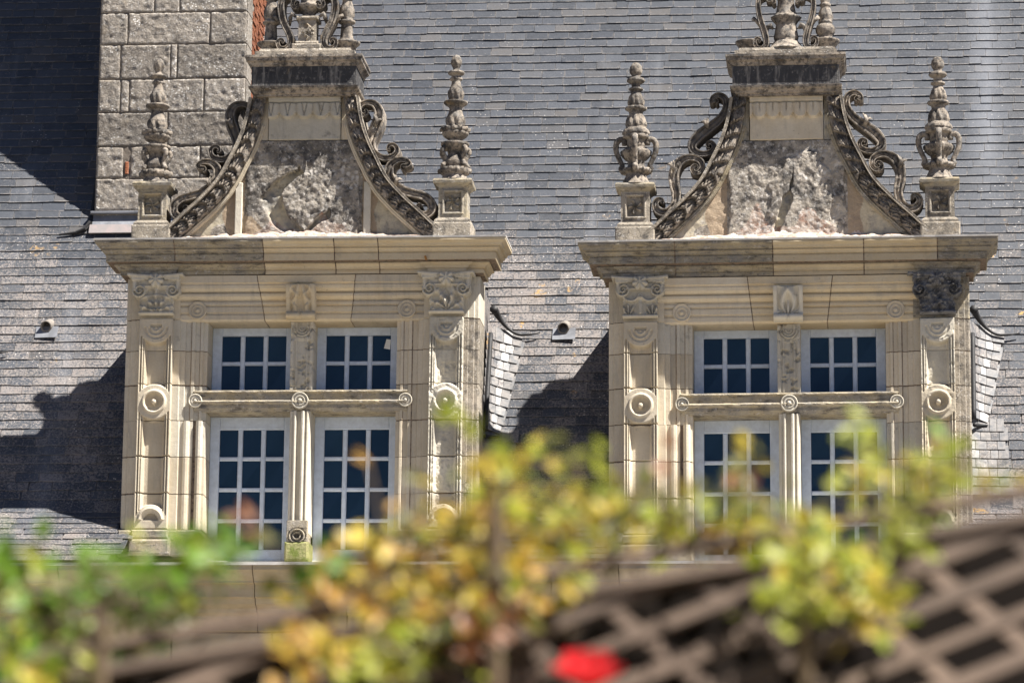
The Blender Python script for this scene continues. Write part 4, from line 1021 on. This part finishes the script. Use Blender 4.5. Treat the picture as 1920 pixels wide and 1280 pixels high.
        b = B(); lathe(b, [(0.06, 0), (0.065, 0.02), (0.05, 0.03), (0.075, 0.06), (0.115, 0.09), (0.118, 0.11), (0.07, 0.12), (0.065, 0.17), (0.08, 0.22), (0.10, 0.235), (0.10, 0.26), (0.06, 0.28), (0.045, 0.33), (0.06, 0.36), (0.03, 0.40), (0, 0.42)], 0, CY, ZC + 0.30, 32, lambda t, z: 1 + (0.07 * math.cos(12 * t) if 0.05 < z < 0.26 else 0), sub=2); put(b, 'crown_vase', 'carved', True)
        for sx in (-1, 1):
            pts = [(0.072, 0.385, 0.010), (0.055, 0.375, 0.014), (0.06, 0.345, 0.016), (0.09, 0.335, 0.020), (0.125, 0.36, 0.024), (0.12, 0.415, 0.026), (0.16, 0.47, 0.030)]
            pts = [(0.100, 0.415, 0.010), (0.085, 0.425, 0.014), (0.080, 0.40, 0.016), (0.105, 0.38, 0.018), (0.132, 0.40, 0.020), (0.125, 0.445, 0.022), (0.165, 0.482, 0.026), (0.215, 0.46, 0.028), (0.232, 0.40, 0.030), (0.226, 0.33, 0.030), (0.205, 0.25, 0.030), (0.165, 0.17, 0.030), (0.140, 0.10, 0.030), (0.150, 0.045, 0.028), (0.19, 0.018, 0.024), (0.235, 0.03, 0.020), (0.25, 0.075, 0.018), (0.225, 0.10, 0.014), (0.20, 0.085, 0.012), (0.212, 0.066, 0.008)]
            b = B(); ribbon(b, [(sx * x, ZC + z, h) for x, z, h in pts], CY - 0.09, CY + 0.07, 0.014); put(b, 'crown_scroll', 'carved')
            b = B(); lathe(b, [(0.075, 0), (0.075, 0.02), (0.085, 0.05), (0.115, 0.075), (0.118, 0.09), (0.07, 0.10), (0.056, 0.13), (0.050, 0.22), (0.048, 0.25), (0.072, 0.262), (0.072, 0.278), (0.050, 0.285), (0.062, 0.33), (0.062, 0.38), (0.045, 0.43), (0.038, 0.46), (0.060, 0.48), (0.064, 0.50), (0.04, 0.52), (0.035, 0.56), (0.05, 0.60), (0.03, 0.64), (0, 0.65)], sx * 0.325, CY + 0.02, ZC, 24, lambda t, z: 1 + (0.06 * math.cos(9 * t + 20 * z) if 0.29 < z < 0.43 else 0), sub=2); put(b, 'candelabrum', 'carved', True)
            b = B(); b.tube([(sx * 0.10, CY - 0.06, ZC + 0.30), (sx * 0.135, CY - 0.07, ZC + 0.325), (sx * 0.15, CY - 0.06, ZC + 0.29), (sx * 0.16, CY, ZC + 0.24)], [0.012, 0.022, 0.02, 0.008], 8); b.tube([(sx * 0.235, CY - 0.05, ZC + 0.24), (sx * 0.275, CY - 0.06, ZC + 0.30), (sx * 0.30, CY - 0.05, ZC + 0.315)], [0.010, 0.018, 0.014], 8); put(b, 'curled_leaf', 'carved', True)
    else:
        b = B(); lathe(b, [(0.185, 0), (0.16, 0.015), (0.13, 0.045), (0.11, 0.075), (0.095, 0.085), (0.105, 0.12), (0.092, 0.19), (0.085, 0.23), (0.11, 0.27), (0.125, 0.295), (0.10, 0.31), (0.085, 0.33), (0.072, 0.40), (0.068, 0.44), (0.082, 0.47), (0.075, 0.50), (0.05, 0.54), (0.06, 0.58), (0.03, 0.64), (0, 0.66)], 0.0, CY, ZC, 32, lambda t, z: 1 + (0.06 * math.cos(13 * t) if 0.26 < z < 0.315 else 0), sub=2); put(b, 'crown_vase', 'carved', True)
        for sx in (-1, 1):
            pts = [(0.110, 0.40, 0.012), (0.095, 0.415, 0.016), (0.11, 0.44, 0.018), (0.14, 0.43, 0.020), (0.15, 0.475, 0.020), (0.19, 0.47, 0.020), (0.225, 0.44, 0.020), (0.232, 0.38, 0.022), (0.222, 0.31, 0.022), (0.205, 0.24, 0.024), (0.18, 0.16, 0.026), (0.165, 0.09, 0.026), (0.17, 0.035, 0.024), (0.205, 0.012, 0.020), (0.245, 0.025, 0.018), (0.262, 0.07, 0.016), (0.24, 0.10, 0.014), (0.215, 0.085, 0.012), (0.228, 0.062, 0.008)]
            b = B(); ribbon(b, [(sx * x, ZC + z, h) for x, z, h in pts], CY - 0.09, CY + 0.07, 0.014); put(b, 'crown_scroll', 'carved')
            b = B(); b.tube([(sx * 0.105, CY - 0.06, ZC + 0.18), (sx * 0.13, CY - 0.07, ZC + 0.215), (sx * 0.155, CY - 0.07, ZC + 0.20), (sx * 0.16, CY - 0.05, ZC + 0.15)], [0.010, 0.022, 0.022, 0.008], 8); b.tube([(sx * 0.21, CY - 0.05, ZC + 0.20), (sx * 0.245, CY - 0.06, ZC + 0.255), (sx * 0.275, CY - 0.05, ZC + 0.28)], [0.012, 0.016, 0.020], 8); put(b, 'curled_leaf', 'carved', True)
            b = B(); pr = [(0.075, 0), (0.08, 0.03), (0.10, 0.06), (0.118, 0.085), (0.118, 0.095)]
            if sx > 0: pr += [(0.06, 0.105), (0.055, 0.13), (0.075, 0.16), (0.08, 0.19), (0.07, 0.225), (0.055, 0.235), (0.062, 0.25), (0.055, 0.265), (0.062, 0.30), (0.055, 0.34), (0.038, 0.385), (0.046, 0.395), (0.046, 0.41), (0.036, 0.42), (0.045, 0.46), (0.03, 0.52), (0.02, 0.56), (0, 0.57)]
            else: pr += [(0.09, 0.10), (0.07, 0.085), (0.0, 0.08)]
            lathe(b, pr, sx * 0.33 - (0 if sx > 0 else -0.02), CY + 0.02, ZC, 24, lambda t, z: 1 + (0.06 * math.cos(12 * t) if 0.13 < z < 0.225 else 0), sub=2)
            put(b, 'candelabrum', 'carved', True, lab=None if sx > 0 else 'candelabrum broken off down to its cup')
    # --- the two corner finials on pedestals
    for sx in (-1, 1):
        if LFT: fx, fy = sx * 1.272, -0.03
        else: fx, fy = sx * 1.262, -0.03
        b = B(); b.box(fx - 0.165, fx + 0.165, fy - 0.165, fy + 0.165, 0.85, 0.985, 0.012)
        path_sweep(b, [(-0.1, 0.985), (0.03, 0.985), (0.03, 1.005), (0.012, 1.025), (0.0, 1.03), (-0.1, 1.03)], [(fx - 0.12, fy + 0.12), (fx - 0.12, fy - 0.12), (fx + 0.12, fy - 0.12), (fx + 0.12, fy + 0.12)])
        fin = put(b, 'finial', 'grey')
        q = B()
        def die(X, Z, sd=(1 if LFT else 5) + (sx > 0)):
            m_ = (np.abs(X) < 0.066) & (np.abs(Z - 1.165) < 0.085)
            r_ = np.hypot(X, Z - 1.165); a = np.arctan2(X, Z - 1.165)
            return np.where(m_, -0.030 + 0.026 * np.clip(np.cos(5 * a + 30 * r_), 0, 1) * (r_ < 0.062), 0.008 * (np.abs(np.maximum(np.abs(X) - 0.066, np.abs(Z - 1.165) - 0.085) - 0.012) < 0.007))
        relief(q, -0.12, 0.12, 1.03, 1.295, die, fy - 0.12, fy + 0.12, 0.007, warp=lambda X, Z: (X + fx, Z))
        put(q, 'pedestal', 'weathered' if LFT else 'grey', par=fin)
        q = B(); path_sweep(q, [(-0.13, 1.290), (0.0, 1.290), (0.008, 1.300), (0.03, 1.318), (0.042, 1.322), (0.046, 1.345), (0.036, 1.362), (-0.13, 1.372)], [(fx - 0.12, fy + 0.12), (fx - 0.12, fy - 0.12), (fx + 0.12, fy - 0.12), (fx + 0.12, fy + 0.12), (fx - 0.12, fy + 0.12)], False, False)
        q.box(fx - 0.12, fx + 0.12, fy - 0.12, fy + 0.12, 1.29, 1.366)
        put(q, 'pedestal_cap', 'weathered', par=fin)
        q = B(); lathe(q, F_LEFT if LFT else F_RIGHT, fx, fy, 1.362, 36, fmod('left' if LFT else 'right'), sub=3); put(q, 'spire', 'carved', True, par=fin)
        for a0 in ((0.0, math.pi / 2, math.pi, -math.pi / 2) if not LFT else (0.35, math.pi - 0.35, -math.pi / 2 + 0.9, -math.pi / 2 - 0.9)):
            q = B(); ca, sa = math.cos(a0), math.sin(a0)
            if LFT: hp = [(0.075, 0.300, 0.022), (0.118, 0.285, 0.022), (0.122, 0.25, 0.020), (0.100, 0.215, 0.018), (0.090, 0.18, 0.018), (0.108, 0.145, 0.020), (0.125, 0.13, 0.02)]
            else: hp = [(0.095, 0.355, 0.024), (0.10, 0.395, 0.026), (0.135, 0.405, 0.026), (0.165, 0.37, 0.026), (0.165, 0.30, 0.024), (0.135, 0.225, 0.022), (0.115, 0.18, 0.022), (0.125, 0.15, 0.026), (0.11, 0.125, 0.02)]
            q.tube([(fx + r_ * ca, fy + r_ * sa, 1.362 + z) for r_, z, _ in catmull([(r_, z, h) for r_, z, h in hp], 3)], [float(h) for _, _, h in catmull([(r_, z, h) for r_, z, h in hp], 3)], 8)
            put(q, 'handle', 'carved', True, par=fin)
    return root

build_dormer(-1.775, 0.0, 0.002, 'left', 'pale limestone dormer at left, in front of the chimney, broken shield on its gable')
build_dormer(2.312, -0.05, -0.006, 'right', 'pale limestone dormer at right with a blackened eroded capital at its upper right corner')

# ------------------------------------------------------------------ chimney of grey ashlar
CX0, CX1, CYF = -3.905, -2.575, 1.70
RY = lambda z: roof_y(z + 0.02) - 0.085
ch = thing('chimney', 'broad chimney stack of grey ashlar blocks behind the left dormer', 'chimney', ((CX0 + CX1) / 2, CYF, 1.35))
CO = ((CX0 + CX1) / 2, CYF, 1.35)
rows = [1.47, 1.562, 1.855, 2.147, 2.461, 2.766, 3.086, 3.383, 3.69, 3.99, 4.30, 4.6, 4.9, 5.2, 5.5, 5.8, 6.1, 6.4]
cuts = {1: [-3.26], 2: [-3.66, -3.60, -2.97], 3: [-3.27], 4: [-3.705, -3.625, -2.95], 5: [-3.715, -3.26, -3.20], 6: [-3.655, -2.91], 7: [-3.42, -3.19]}
b = B(); b.box(CX0 + 0.02, CX1 - 0.02, CYF + 0.022, CYF + 3.2, 1.2, 6.4); b.build('mortar', M['mortar_grey'], ch, CO)
for i in range(len(rows) - 1):
    cs = [CX0] + (cuts.get(i) or [R.uniform(-3.6, -3.3), R.uniform(-3.1, -2.85)]) + [CX1]
    for j in range(len(cs) - 1):
        x0, x1 = cs[j], cs[j + 1]
        if x1 - x0 < 0.07 and i == 2:     # a brick chip filling the joint
            b = B(); b.box(x0 + 0.016, x1 - 0.012, CYF + 0.012, CYF + 0.05, rows[i] + 0.04, rows[i + 1] - (0.14 if i == 2 else 0.16), 0.006); b.build('brick', M['brick'], ch, CO); continue
        b = B(); sd = i * 7 + j; w_, h_ = x1 - x0, rows[i + 1] - rows[i]; xm, zm = (x0 + x1) / 2, (rows[i] + rows[i + 1]) / 2
        def ff(X, Z):
            ed = np.minimum(w_ / 2 - 0.004 - np.abs(X - xm), h_ / 2 - 0.004 - np.abs(Z - zm))
            e2 = ed - 0.008 * fbm(X, Z, 14, 3, sd)
            return 0.007 * sstep(e2, -0.005, 0.003) + 0.018 * (fbm(X, Z, 24, 4, sd) - 0.5)
        relief(b, x0 + 0.005, x1 - 0.005, rows[i] + 0.005, rows[i + 1] - 0.005, ff, CYF + 0.020, CYF + 0.06, 0.011)
        b.build('stone_block', M['ashlar'], ch, CO, True)
    # quoin on the right return
    y1 = CYF + 0.03 + (0.34 if i % 2 else 0.27)
    b = B(); b.box(CX1 - 0.04, CX1 + 0.004, CYF + 0.03, y1, rows[i] + 0.006, rows[i + 1] - 0.006); b.build('stone_block', M['ashlar'], ch, CO)
    b = B(); b.box(CX0 - 0.004, CX0 + 0.04, CYF + 0.03, CYF + 3.0, rows[i] + 0.006, rows[i + 1] - 0.006); b.build('stone_block', M['ashlar'], ch, CO)
b = B(); z = 1.75
while z < 6.3:
    y = CYF + 0.30
    while y < RY(z) - 0.05 and y < CYF + 2.2:
        l_ = R.uniform(0.09, 0.12); b.box(CX1 - 0.06, CX1 + R.uniform(-0.006, 0.014), y, y + l_ - 0.01, z, z + 0.042); y += l_
    z += 0.054
o = b.build('brickwork', M['brick'], ch, CO); o['kind'] = 'stuff'
b = B(); b.tube([(CX1 + 0.02, RY(z_) - 0.03, z_) for z_ in np.linspace(1.6, 6.2, 20)], 0.045, 8); b.build('mortar_fillet', M['leadpale'], ch, CO)
# lead apron at its foot
b = B(); x0, x1 = CX0 - 0.03, CX1 + 0.03
def sheet(b, x0, x1, za, zb, la, lb, th=0.012):
    V = []
    for zz, l_ in ((za, la), (zb, lb)):
        y = RY(zz); 
        for t in (0, -th): V += [(x0, y - (l_ + t) * s62, zz + (l_ + t) * c62), (x1, y - (l_ + t) * s62, zz + (l_ + t) * c62)]
    b.add(V, [(0, 1, 5, 4), (2, 3, 1, 0), (2, 0, 4, 6), (1, 3, 7, 5), (4, 5, 7, 6)])
sheet(b, x0, x1, 1.315, 1.40, 0.05, 0.05); b.build('lead_apron', M['leadpink'], ch, CO)
b = B(); sheet(b, x0 + 0.02, x1, 1.402, 1.53, 0.045, 0.05); b.box(x0, x1, CYF - 0.035, CYF + 0.04, 1.525, 1.548, 0.005); b.build('lead_flashing', M['lead'], ch, CO)
b = B(); b.tube([(CX0 - 0.03, RY(z_) - 0.03, z_ ) for z_ in np.linspace(1.42, 6.0, 16)], 0.022, 6); b.tube([(CX0 - 0.03, RY(1.45) - 0.06, 1.45), (CX0 - 0.07, RY(1.40) - 0.06, 1.38), (CX0 - 0.15, RY(1.36) - 0.05, 1.345), (CX0 - 0.30, RY(1.33) - 0.045, 1.325)], [0.02, 0.02, 0.014, 0.008], 6); b.build('side_flashing', M['leadblack'], ch, CO)

ch.location = (ch.location.x - 0.016, ch.location.y + 0.085, ch.location.z + 0.02)

# ------------------------------------------------------------------ wall under the eave
wl = thing('stone_wall', 'pale ashlar wall and moulded eaves cornice below the dormers', 'wall', (0, 0.15, -8.57))
WO = (0, 0.15, -8.57)
EPR = [(-0.42, -1.965), (-0.42, -1.925), (0.3, -1.91), (0.3, -2.45), (0.0, -2.45)]
ECO = [(0.4, -1.93), (-0.385, -1.93), (-0.39, -1.965), (-0.36, -1.985), (-0.315, -2.03), (-0.30, -2.045), (-0.30, -2.06), (-0.235, -2.065), (-0.235, -2.17), (-0.20, -2.18), (-0.18, -2.22), (-0.10, -2.25), (-0.09, -2.28), (-0.03, -2.30), (-0.03, -2.42), (0.0, -2.43), (0.4, -2.43)]
x = -6.2
while x < 6.2:
    l_ = R.uniform(0.55, 1.0); b = B(); extrude_x(b, ECO, x + 0.004, min(6.2, x + l_) - 0.004); b.build('cornice_stone', M['yellow'] if R.random() < 0.5 else M['clean'], wl, WO); x += l_
b = B(); b.box(-6.2, 6.2, 0.03, 0.4, -8.57, -2.0); b.build('mortar', M['mortar'], wl, WO)
z = -2.43; k = 0
while z > -8.4:
    x = -6.2 - (k % 2) * 0.3
    while x < 6.2:
        l_ = R.uniform(0.5, 0.9); b = B(); b.box(x + 0.004, x + l_ - 0.004, 0.0, 0.1, z - 0.32 + 0.005, z - 0.004, 0.008)
        b.build('stone_block', M['clean'] if R.random() < 0.6 else M['yellow'], wl, WO); x += l_
    z -= 0.32 if k < 3 else 0.64; k += 1
b = B(); b.box(-6.3, 6.3, -0.405, 0.2, -1.929, -1.905); b.build('lead_ledge', M['leadpale'], wl, WO)

# ------------------------------------------------------------------ foreground: lattice screen, climbers, flower
PO = Vector((2.665, -27.638, -5.984)); E1 = Vector((0.979, 0.085, 0.175)).normalized()  # screen plane laid out from image pixels and camera axes, baked as world vectors
E2 = Vector((0.17, -0.40, -0.90)); E2 = (E2 - E1 * E2.dot(E1)).normalized(); EN = E2.cross(E1).normalized()
if EN.dot(CAMP - PO) < 0: EN = -EN
def scr(a, c, h=0.0): return PO + E1 * a + E2 * c + EN * h
arbo = thing('lattice_screen', 'sloping brown wooden lattice screen topped with boards, blurred in the foreground', 'trellis', (PO.x, PO.y, -8.57))
AO = tuple(arbo.location)
def bar(name, p, q, w_, th, h, mat='wood', bow=0.0):
    """a flat lath from (a,c) p to q lying h in front of the screen plane"""
    b = B(); V = []; F = []; n = 6
    dx, dz = q[0] - p[0], q[1] - p[1]; l_ = math.hypot(dx, dz); nx, nz = -dz / l_, dx / l_
    for i in range(n + 1):
        t = i / n; o = bow * math.sin(3.14 * t); a, c = p[0] + dx * t + nx * o, p[1] + dz * t + nz * o
        for sgn, hh in ((-1, h), (-1, h + th), (1, h + th), (1, h)): V.append(tuple(scr(a + nx * w_ / 2 * sgn, c + nz * w_ / 2 * sgn, hh)))
    for i in range(n):
        for k in range(4): F.append((4 * i + k, 4 * i + (k + 1) % 4, 4 * i + 4 + (k + 1) % 4, 4 * i + 4 + k))
    F += [(3, 2, 1, 0), (4 * n, 4 * n + 1, 4 * n + 2, 4 * n + 3)]
    b.add(V, F); b.build(name, M[mat], arbo, AO)
AL, AR, CT, CB = -1.3, 1.35, 0.07, 0.85
c = 0.0
for k in range(2):
    w_ = R.uniform(0.014, 0.02); bar('board', (AL, c + w_ / 2 + R.uniform(-.004, .004)), (AR, c + w_ / 2 + R.uniform(-.008, .008)), w_, 0.018, R.uniform(0.0, 0.035), bow=R.uniform(-.006, .006)); c += w_ + R.uniform(0.014, 0.030)
def clip(p0, dirv):
    ts = []
    for lo_, hi_, o_, d_ in ((AL, AR, p0[0], dirv[0]), (CT - 0.02, CB, p0[1], dirv[1])):
        t0, t1 = (lo_ - o_) / d_, (hi_ - o_) / d_; ts.append((min(t0, t1), max(t0, t1)))
    t0, t1 = max(t[0] for t in ts), min(t[1] for t in ts)
    return None if t1 - t0 < 0.05 else ((p0[0] + dirv[0] * t0, p0[1] + dirv[1] * t0), (p0[0] + dirv[0] * t1, p0[1] + dirv[1] * t1))
for ang, gap, h in ((-rad(14), 0.072, 0.010), (rad(54), 0.130, 0.004)):
    dv = (math.cos(ang), math.sin(ang)); nv = (-dv[1], dv[0]); k = -30
    while k < 31:
        r_ = clip((0.05 + nv[0] * gap * k, 0.4 + nv[1] * gap * k), dv)
        if r_: bar('lattice_slat', r_[0], r_[1], 0.024 * R.uniform(0.8, 1.2), 0.012, h, bow=R.uniform(-.004, .004))
        k += 1
bar('shade_backing', (AL, 0.425), (AR, 0.425), 1.0, 0.02, -0.22, 'shade_back')  # added near-black sheet, stands in for the darkness behind the slats
bar('rail', (AL, CB), (AR, CB), 0.05, 0.03, -0.01)
bar('brace', (0.72, 0.46), (1.10, 0.10), 0.040, 0.03, 0.06)
for a in (AL + 0.03, 0.0, AR - 0.03):
    p = scr(a, 0.02, -0.06); b = B(); b.tube([tuple(p), (p.x, p.y, -8.57)], 0.04, 8); b.build('post', M['wood'], arbo, AO)

def cam_pt(px, py, dist):
    v = vd + cr * ((px - 960) / 7878) + cu * ((640 - py) / 7878)
    return CAMP + v * dist
def arb_dist(px): return 6.55
leaf_me = {}
def leaf_mesh(kind):
    if kind not in leaf_me:
        out = []
        for v in range(3):
            V = [(0, 0, 0)]; n = 5; L_ = 1.0; W_ = (0.55, 0.7, 0.48)[v]
            mid = [(0, L_ * i / n, -0.10 * math.sin(3.14 * i / n) - 0.12 * (i / n) ** 2) for i in range(n + 1)]
            ws = [0.02, 0.33, 0.5, 0.46, 0.28, 0.0]
            V = []; F = []
            for i, (x, y, z) in enumerate(mid):
                e = 0.05 * ((i % 2) * 2 - 1)
                V += [(-ws[i] * W_, y - e, z + 0.16 * ws[i]), (0, y, z), (ws[i] * W_, y + e * 0.3, z + 0.16 * ws[i])]
            for i in range(n):
                F += [(3 * i, 3 * i + 1, 3 * i + 4, 3 * i + 3), (3 * i + 1, 3 * i + 2, 3 * i + 5, 3 * i + 4)]
            me = bpy.data.meshes.new('leaf'); me.from_pydata(V, [], F); me.materials.append(LEAF[kind]); out.append(me)
        leaf_me[kind] = out
    return R.choice(leaf_me[kind])
def vine(label, blobs, size, base, dens=1.0):
    t = thing('climbing_vine', label, 'vine', base, 'climbing vines on the lattice screen')
    inv = Vector(base); sm = B(); nl = 0; rest = {}
    c0 = None
    for (px, py, rx, ry, n, pal) in blobs:
        edge = 1088 - (px - 960) * 0.163; d = 6.72 if py < edge - 15 else 6.55 - 0.30 * min(1.0, (py - edge + 15) / 160); c = cam_pt(px, py, d)
        # a stem from the arbour's crown up to the clump
        st = scr(max(AL, min(AR, (c - PO).dot(E1))), 0.06, 0.02)
        mid = (st + c) / 2 + Vector((R.uniform(-.05, .05), R.uniform(-.05, .05), 0.02))
        sm.tube([tuple(Vector(p) - inv) for p in catmull([tuple(st), tuple(mid), tuple(c)], 4)], 0.004 if n > 12 else 0.0018, 5)
        for _ in range(int(n * dens)):
            while True:
                a, e, h = R.uniform(-1, 1), R.uniform(-1, 1), R.uniform(-1, 1)
                if a * a + e * e < 1: break
            kx = 1.8 if R.random() < 0.14 else 1.0; p = cam_pt(px + a * rx * kx, py + e * ry * kx, d + 0.16 * h)
            kind = R.choice(pal); o = None
            sz = size * R.uniform(0.7, 1.25)
            nrm = (Vector((R.gauss(0, .6), R.gauss(0, .6), R.gauss(0, .6))) + Vector((0.35, -0.8, 0.6))).normalized()
            up = Vector((R.gauss(0, 1), R.gauss(0, .5), R.gauss(-0.3, 1))); up = (up - nrm * up.dot(nrm)).normalized(); si = up.cross(nrm)
            mw = Matrix(((si.x, up.x, nrm.x, p.x - inv.x), (si.y, up.y, nrm.y, p.y - inv.y), (si.z, up.z, nrm.z, p.z - inv.z), (0, 0, 0, 1))) @ Matrix.Scale(sz, 4)
            if nl < 300:
                o = link('leaf', leaf_mesh(kind), t); o.matrix_basis = mw; nl += 1
            else:
                me = leaf_mesh(kind); bb = rest.setdefault(kind, B()); bb.add([tuple(mw @ v.co) for v in me.vertices], [tuple(p_.vertices) for p_ in me.polygons])
    for _ in range(len(blobs) * 3):
        bx = R.choice([q for q in blobs if q[4] >= 16]); a0 = cam_pt(bx[0] + R.uniform(-1, 1) * bx[2], bx[1] + R.uniform(-1, 1) * bx[3], arb_dist(0) - 0.1)
        a1 = a0 + Vector((R.uniform(-.09, .09), R.uniform(-.05, .05), R.uniform(-0.02, .05))); am = (a0 + a1) / 2 + Vector((R.uniform(-.02, .02), 0, R.uniform(-.02, .02)))
        sm.tube([tuple(Vector(p) - inv) for p in catmull([tuple(a0), tuple(am), tuple(a1)], 3)], 0.0022, 5)
    for kind, bb in rest.items():
        o = bb.build('leaves', LEAF[kind], t); o['kind'] = 'stuff'
    # main stem running to the ground
    g0 = Vector((base[0], base[1], -8.57)) - inv
    top = cam_pt(blobs[0][0], blobs[0][1] + 40, arb_dist(blobs[0][0]) - 0.1) - inv
    sm.tube([tuple(Vector(p)) for p in catmull([tuple(g0), tuple(g0 * 0.5 + top * 0.5 + Vector((0.05, 0.04, -0.5))), tuple(top)], 6)], 0.012, 6)
    sm.build('stem', M['stem'], t)
def gbase(px, off=0.0):
    p = cam_pt(px, 1150, arb_dist(px)) + EN * 0.4; return (p.x, p.y, -8.57)
G3, Y3, L3 = ['green', 'green', 'lime', 'olive'], ['yellow', 'lime', 'olive', 'yellow', 'ochre'], ['lime', 'lime', 'yellow', 'olive', 'green']
vine('bright green leafy vine hanging over the left end of the lattice screen',
     [(190, 1085, 110, 60, 28, ['green', 'green', 'olive']), (340, 1060, 110, 62, 28, ['green', 'green', 'lime']), (60, 1140, 95, 90, 34, ['green', 'olive', 'lime']), (60, 1245, 110, 50, 34, G3), (260, 1150, 110, 50, 16, ['green', 'olive']), (150, 1190, 110, 70, 30, ['lime', 'green', 'olive']), (420, 1015, 45, 40, 12, ['green']), (595, 1075, 28, 34, 7, ['green']), (30, 1060, 40, 40, 12, ['green', 'olive']), (60, 1250, 60, 30, 8, ['yellow', 'lime'])], 0.041, gbase(150, 0.9), 2.1)
vine('yellowing autumn vine climbing over the middle of the lattice screen',
     [(930, 900, 55, 60, 22, ['yellow', 'lime']), (900, 985, 130, 60, 46, Y3), (1060, 960, 120, 70, 52, ['yellow', 'lime', 'olive', 'lime']), (1180, 970, 90, 60, 30, ['lime', 'olive', 'yellow']), (1080, 840, 50, 50, 8, ['olive', 'lime']), (860, 800, 30, 35, 3, ['lime']), (780, 1010, 90, 55, 32, Y3), (700, 1060, 100, 60, 38, ['yellow', 'ochre', 'olive']), (800, 1120, 140, 60, 52, ['yellow', 'olive', 'yellow', 'ochre']), (960, 1080, 130, 60, 46, Y3), (600, 1120, 50, 60, 14, ['ochre', 'ochre', 'yellow']), (590, 1215, 60, 45, 14, ['ochre', 'yellow']), (680, 1235, 70, 45, 18, ['lime', 'yellow', 'olive']), (900, 1165, 90, 45, 24, ['rust', 'rust', 'olive']), (1270, 965, 60, 45, 14, ['lime', 'olive']), (690, 865, 14, 14, 1, ['ochre']), (480, 985, 30, 30, 3, ['rust', 'olive']), (780, 1220, 80, 40, 14, ['olive', 'lime']), (1000, 1000, 110, 60, 30, Y3)], 0.037, gbase(850, 0.9), 2.1)
vine('lime and yellow leafy vine over the right end of the lattice screen',
     [(1500, 1010, 60, 70, 22, L3), (1660, 905, 85, 65, 30, ['yellow', 'lime', 'lime', 'olive']), (1740, 925, 55, 60, 18, L3), (1790, 850, 40, 50, 9, ['lime']), (1560, 1080, 110, 70, 52, ['lime', 'lime', 'yellow']), (1640, 1095, 55, 50, 20, ['lime', 'yellow']), (1500, 1130, 70, 35, 24, ['lime', 'lime', 'olive']), (1390, 985, 50, 35, 8, ['yellow', 'lime']), (1250, 850, 22, 22, 2, ['rust']), (1630, 820, 40, 40, 7, ['lime']), (1690, 1000, 50, 50, 16, ['lime', 'olive']), (1890, 880, 22, 40, 4, ['lime', 'yellow']), (1340, 920, 60, 60, 9, ['olive', 'lime', 'yellow']), (1395, 850, 40, 40, 4, ['olive', 'yellow']), (1420, 930, 40, 40, 5, ['rust', 'olive']), (1330, 990, 90, 40, 22, Y3), (1430, 965, 70, 45, 16, L3)], 0.035, gbase(1560, 0.9), 1.9)

def flower(px, py, d, lab):
    c = cam_pt(px, py, d); t = thing('red_flower', lab, 'flower', (c.x, c.y, -8.57)); o_ = Vector(t.location)
    b = B(); b.tube([(0, 0, 0), (0.03, 0.02, (c.z + 8.57) * 0.6), (0, 0, c.z + 8.57 - 0.02)], 0.006, 6); b.build('stem', M['stem'], t)
    ctr = c - o_
    for ring_, (nq, rr, tilt) in enumerate(((5, 0.016, 1.45), (6, 0.026, 1.15), (7, 0.034, 0.85), (8, 0.038, 0.35))):
        for k in range(nq):
            a = 6.2832 * k / nq + ring_ * 0.5; V = []; F = []; m_ = 5
            dirv = Vector((math.cos(a), math.sin(a), 0)); sd_ = Vector((-math.sin(a), math.cos(a), 0))
            for i in range(m_):
                u = i / (m_ - 1); wv = 0.024 * math.sin(0.35 + 2.4 * u); cen = dirv * (0.006 + rr * u * math.cos(tilt)) * 1.3 + Vector((0, 0, rr * u * math.sin(tilt) * 1.6 + 0.01 * u * u))
                for sv in (-1, 0, 1): V.append(tuple(ctr + cen + sd_ * wv * sv + Vector((0, 0, 0.006 * abs(sv)))))
            for i in range(m_ - 1): F += [(3 * i, 3 * i + 1, 3 * i + 4, 3 * i + 3), (3 * i + 1, 3 * i + 2, 3 * i + 5, 3 * i + 4)]
            mesh('petal', V, F, M['petal'], t, smooth=True)
    b = B(); 
    for k in range(4):
        a = k * 1.57; b.tube([tuple(ctr + Vector((0, 0, -0.02))), tuple(ctr + Vector((0.03 * math.cos(a), 0.03 * math.sin(a), -0.025)))], [0.008, 0.002], 5)
    b.build('sepal', LEAF['green'], t)
flower(1102, 1290, 6.3, 'single red flower in full bloom at the bottom edge of the picture')
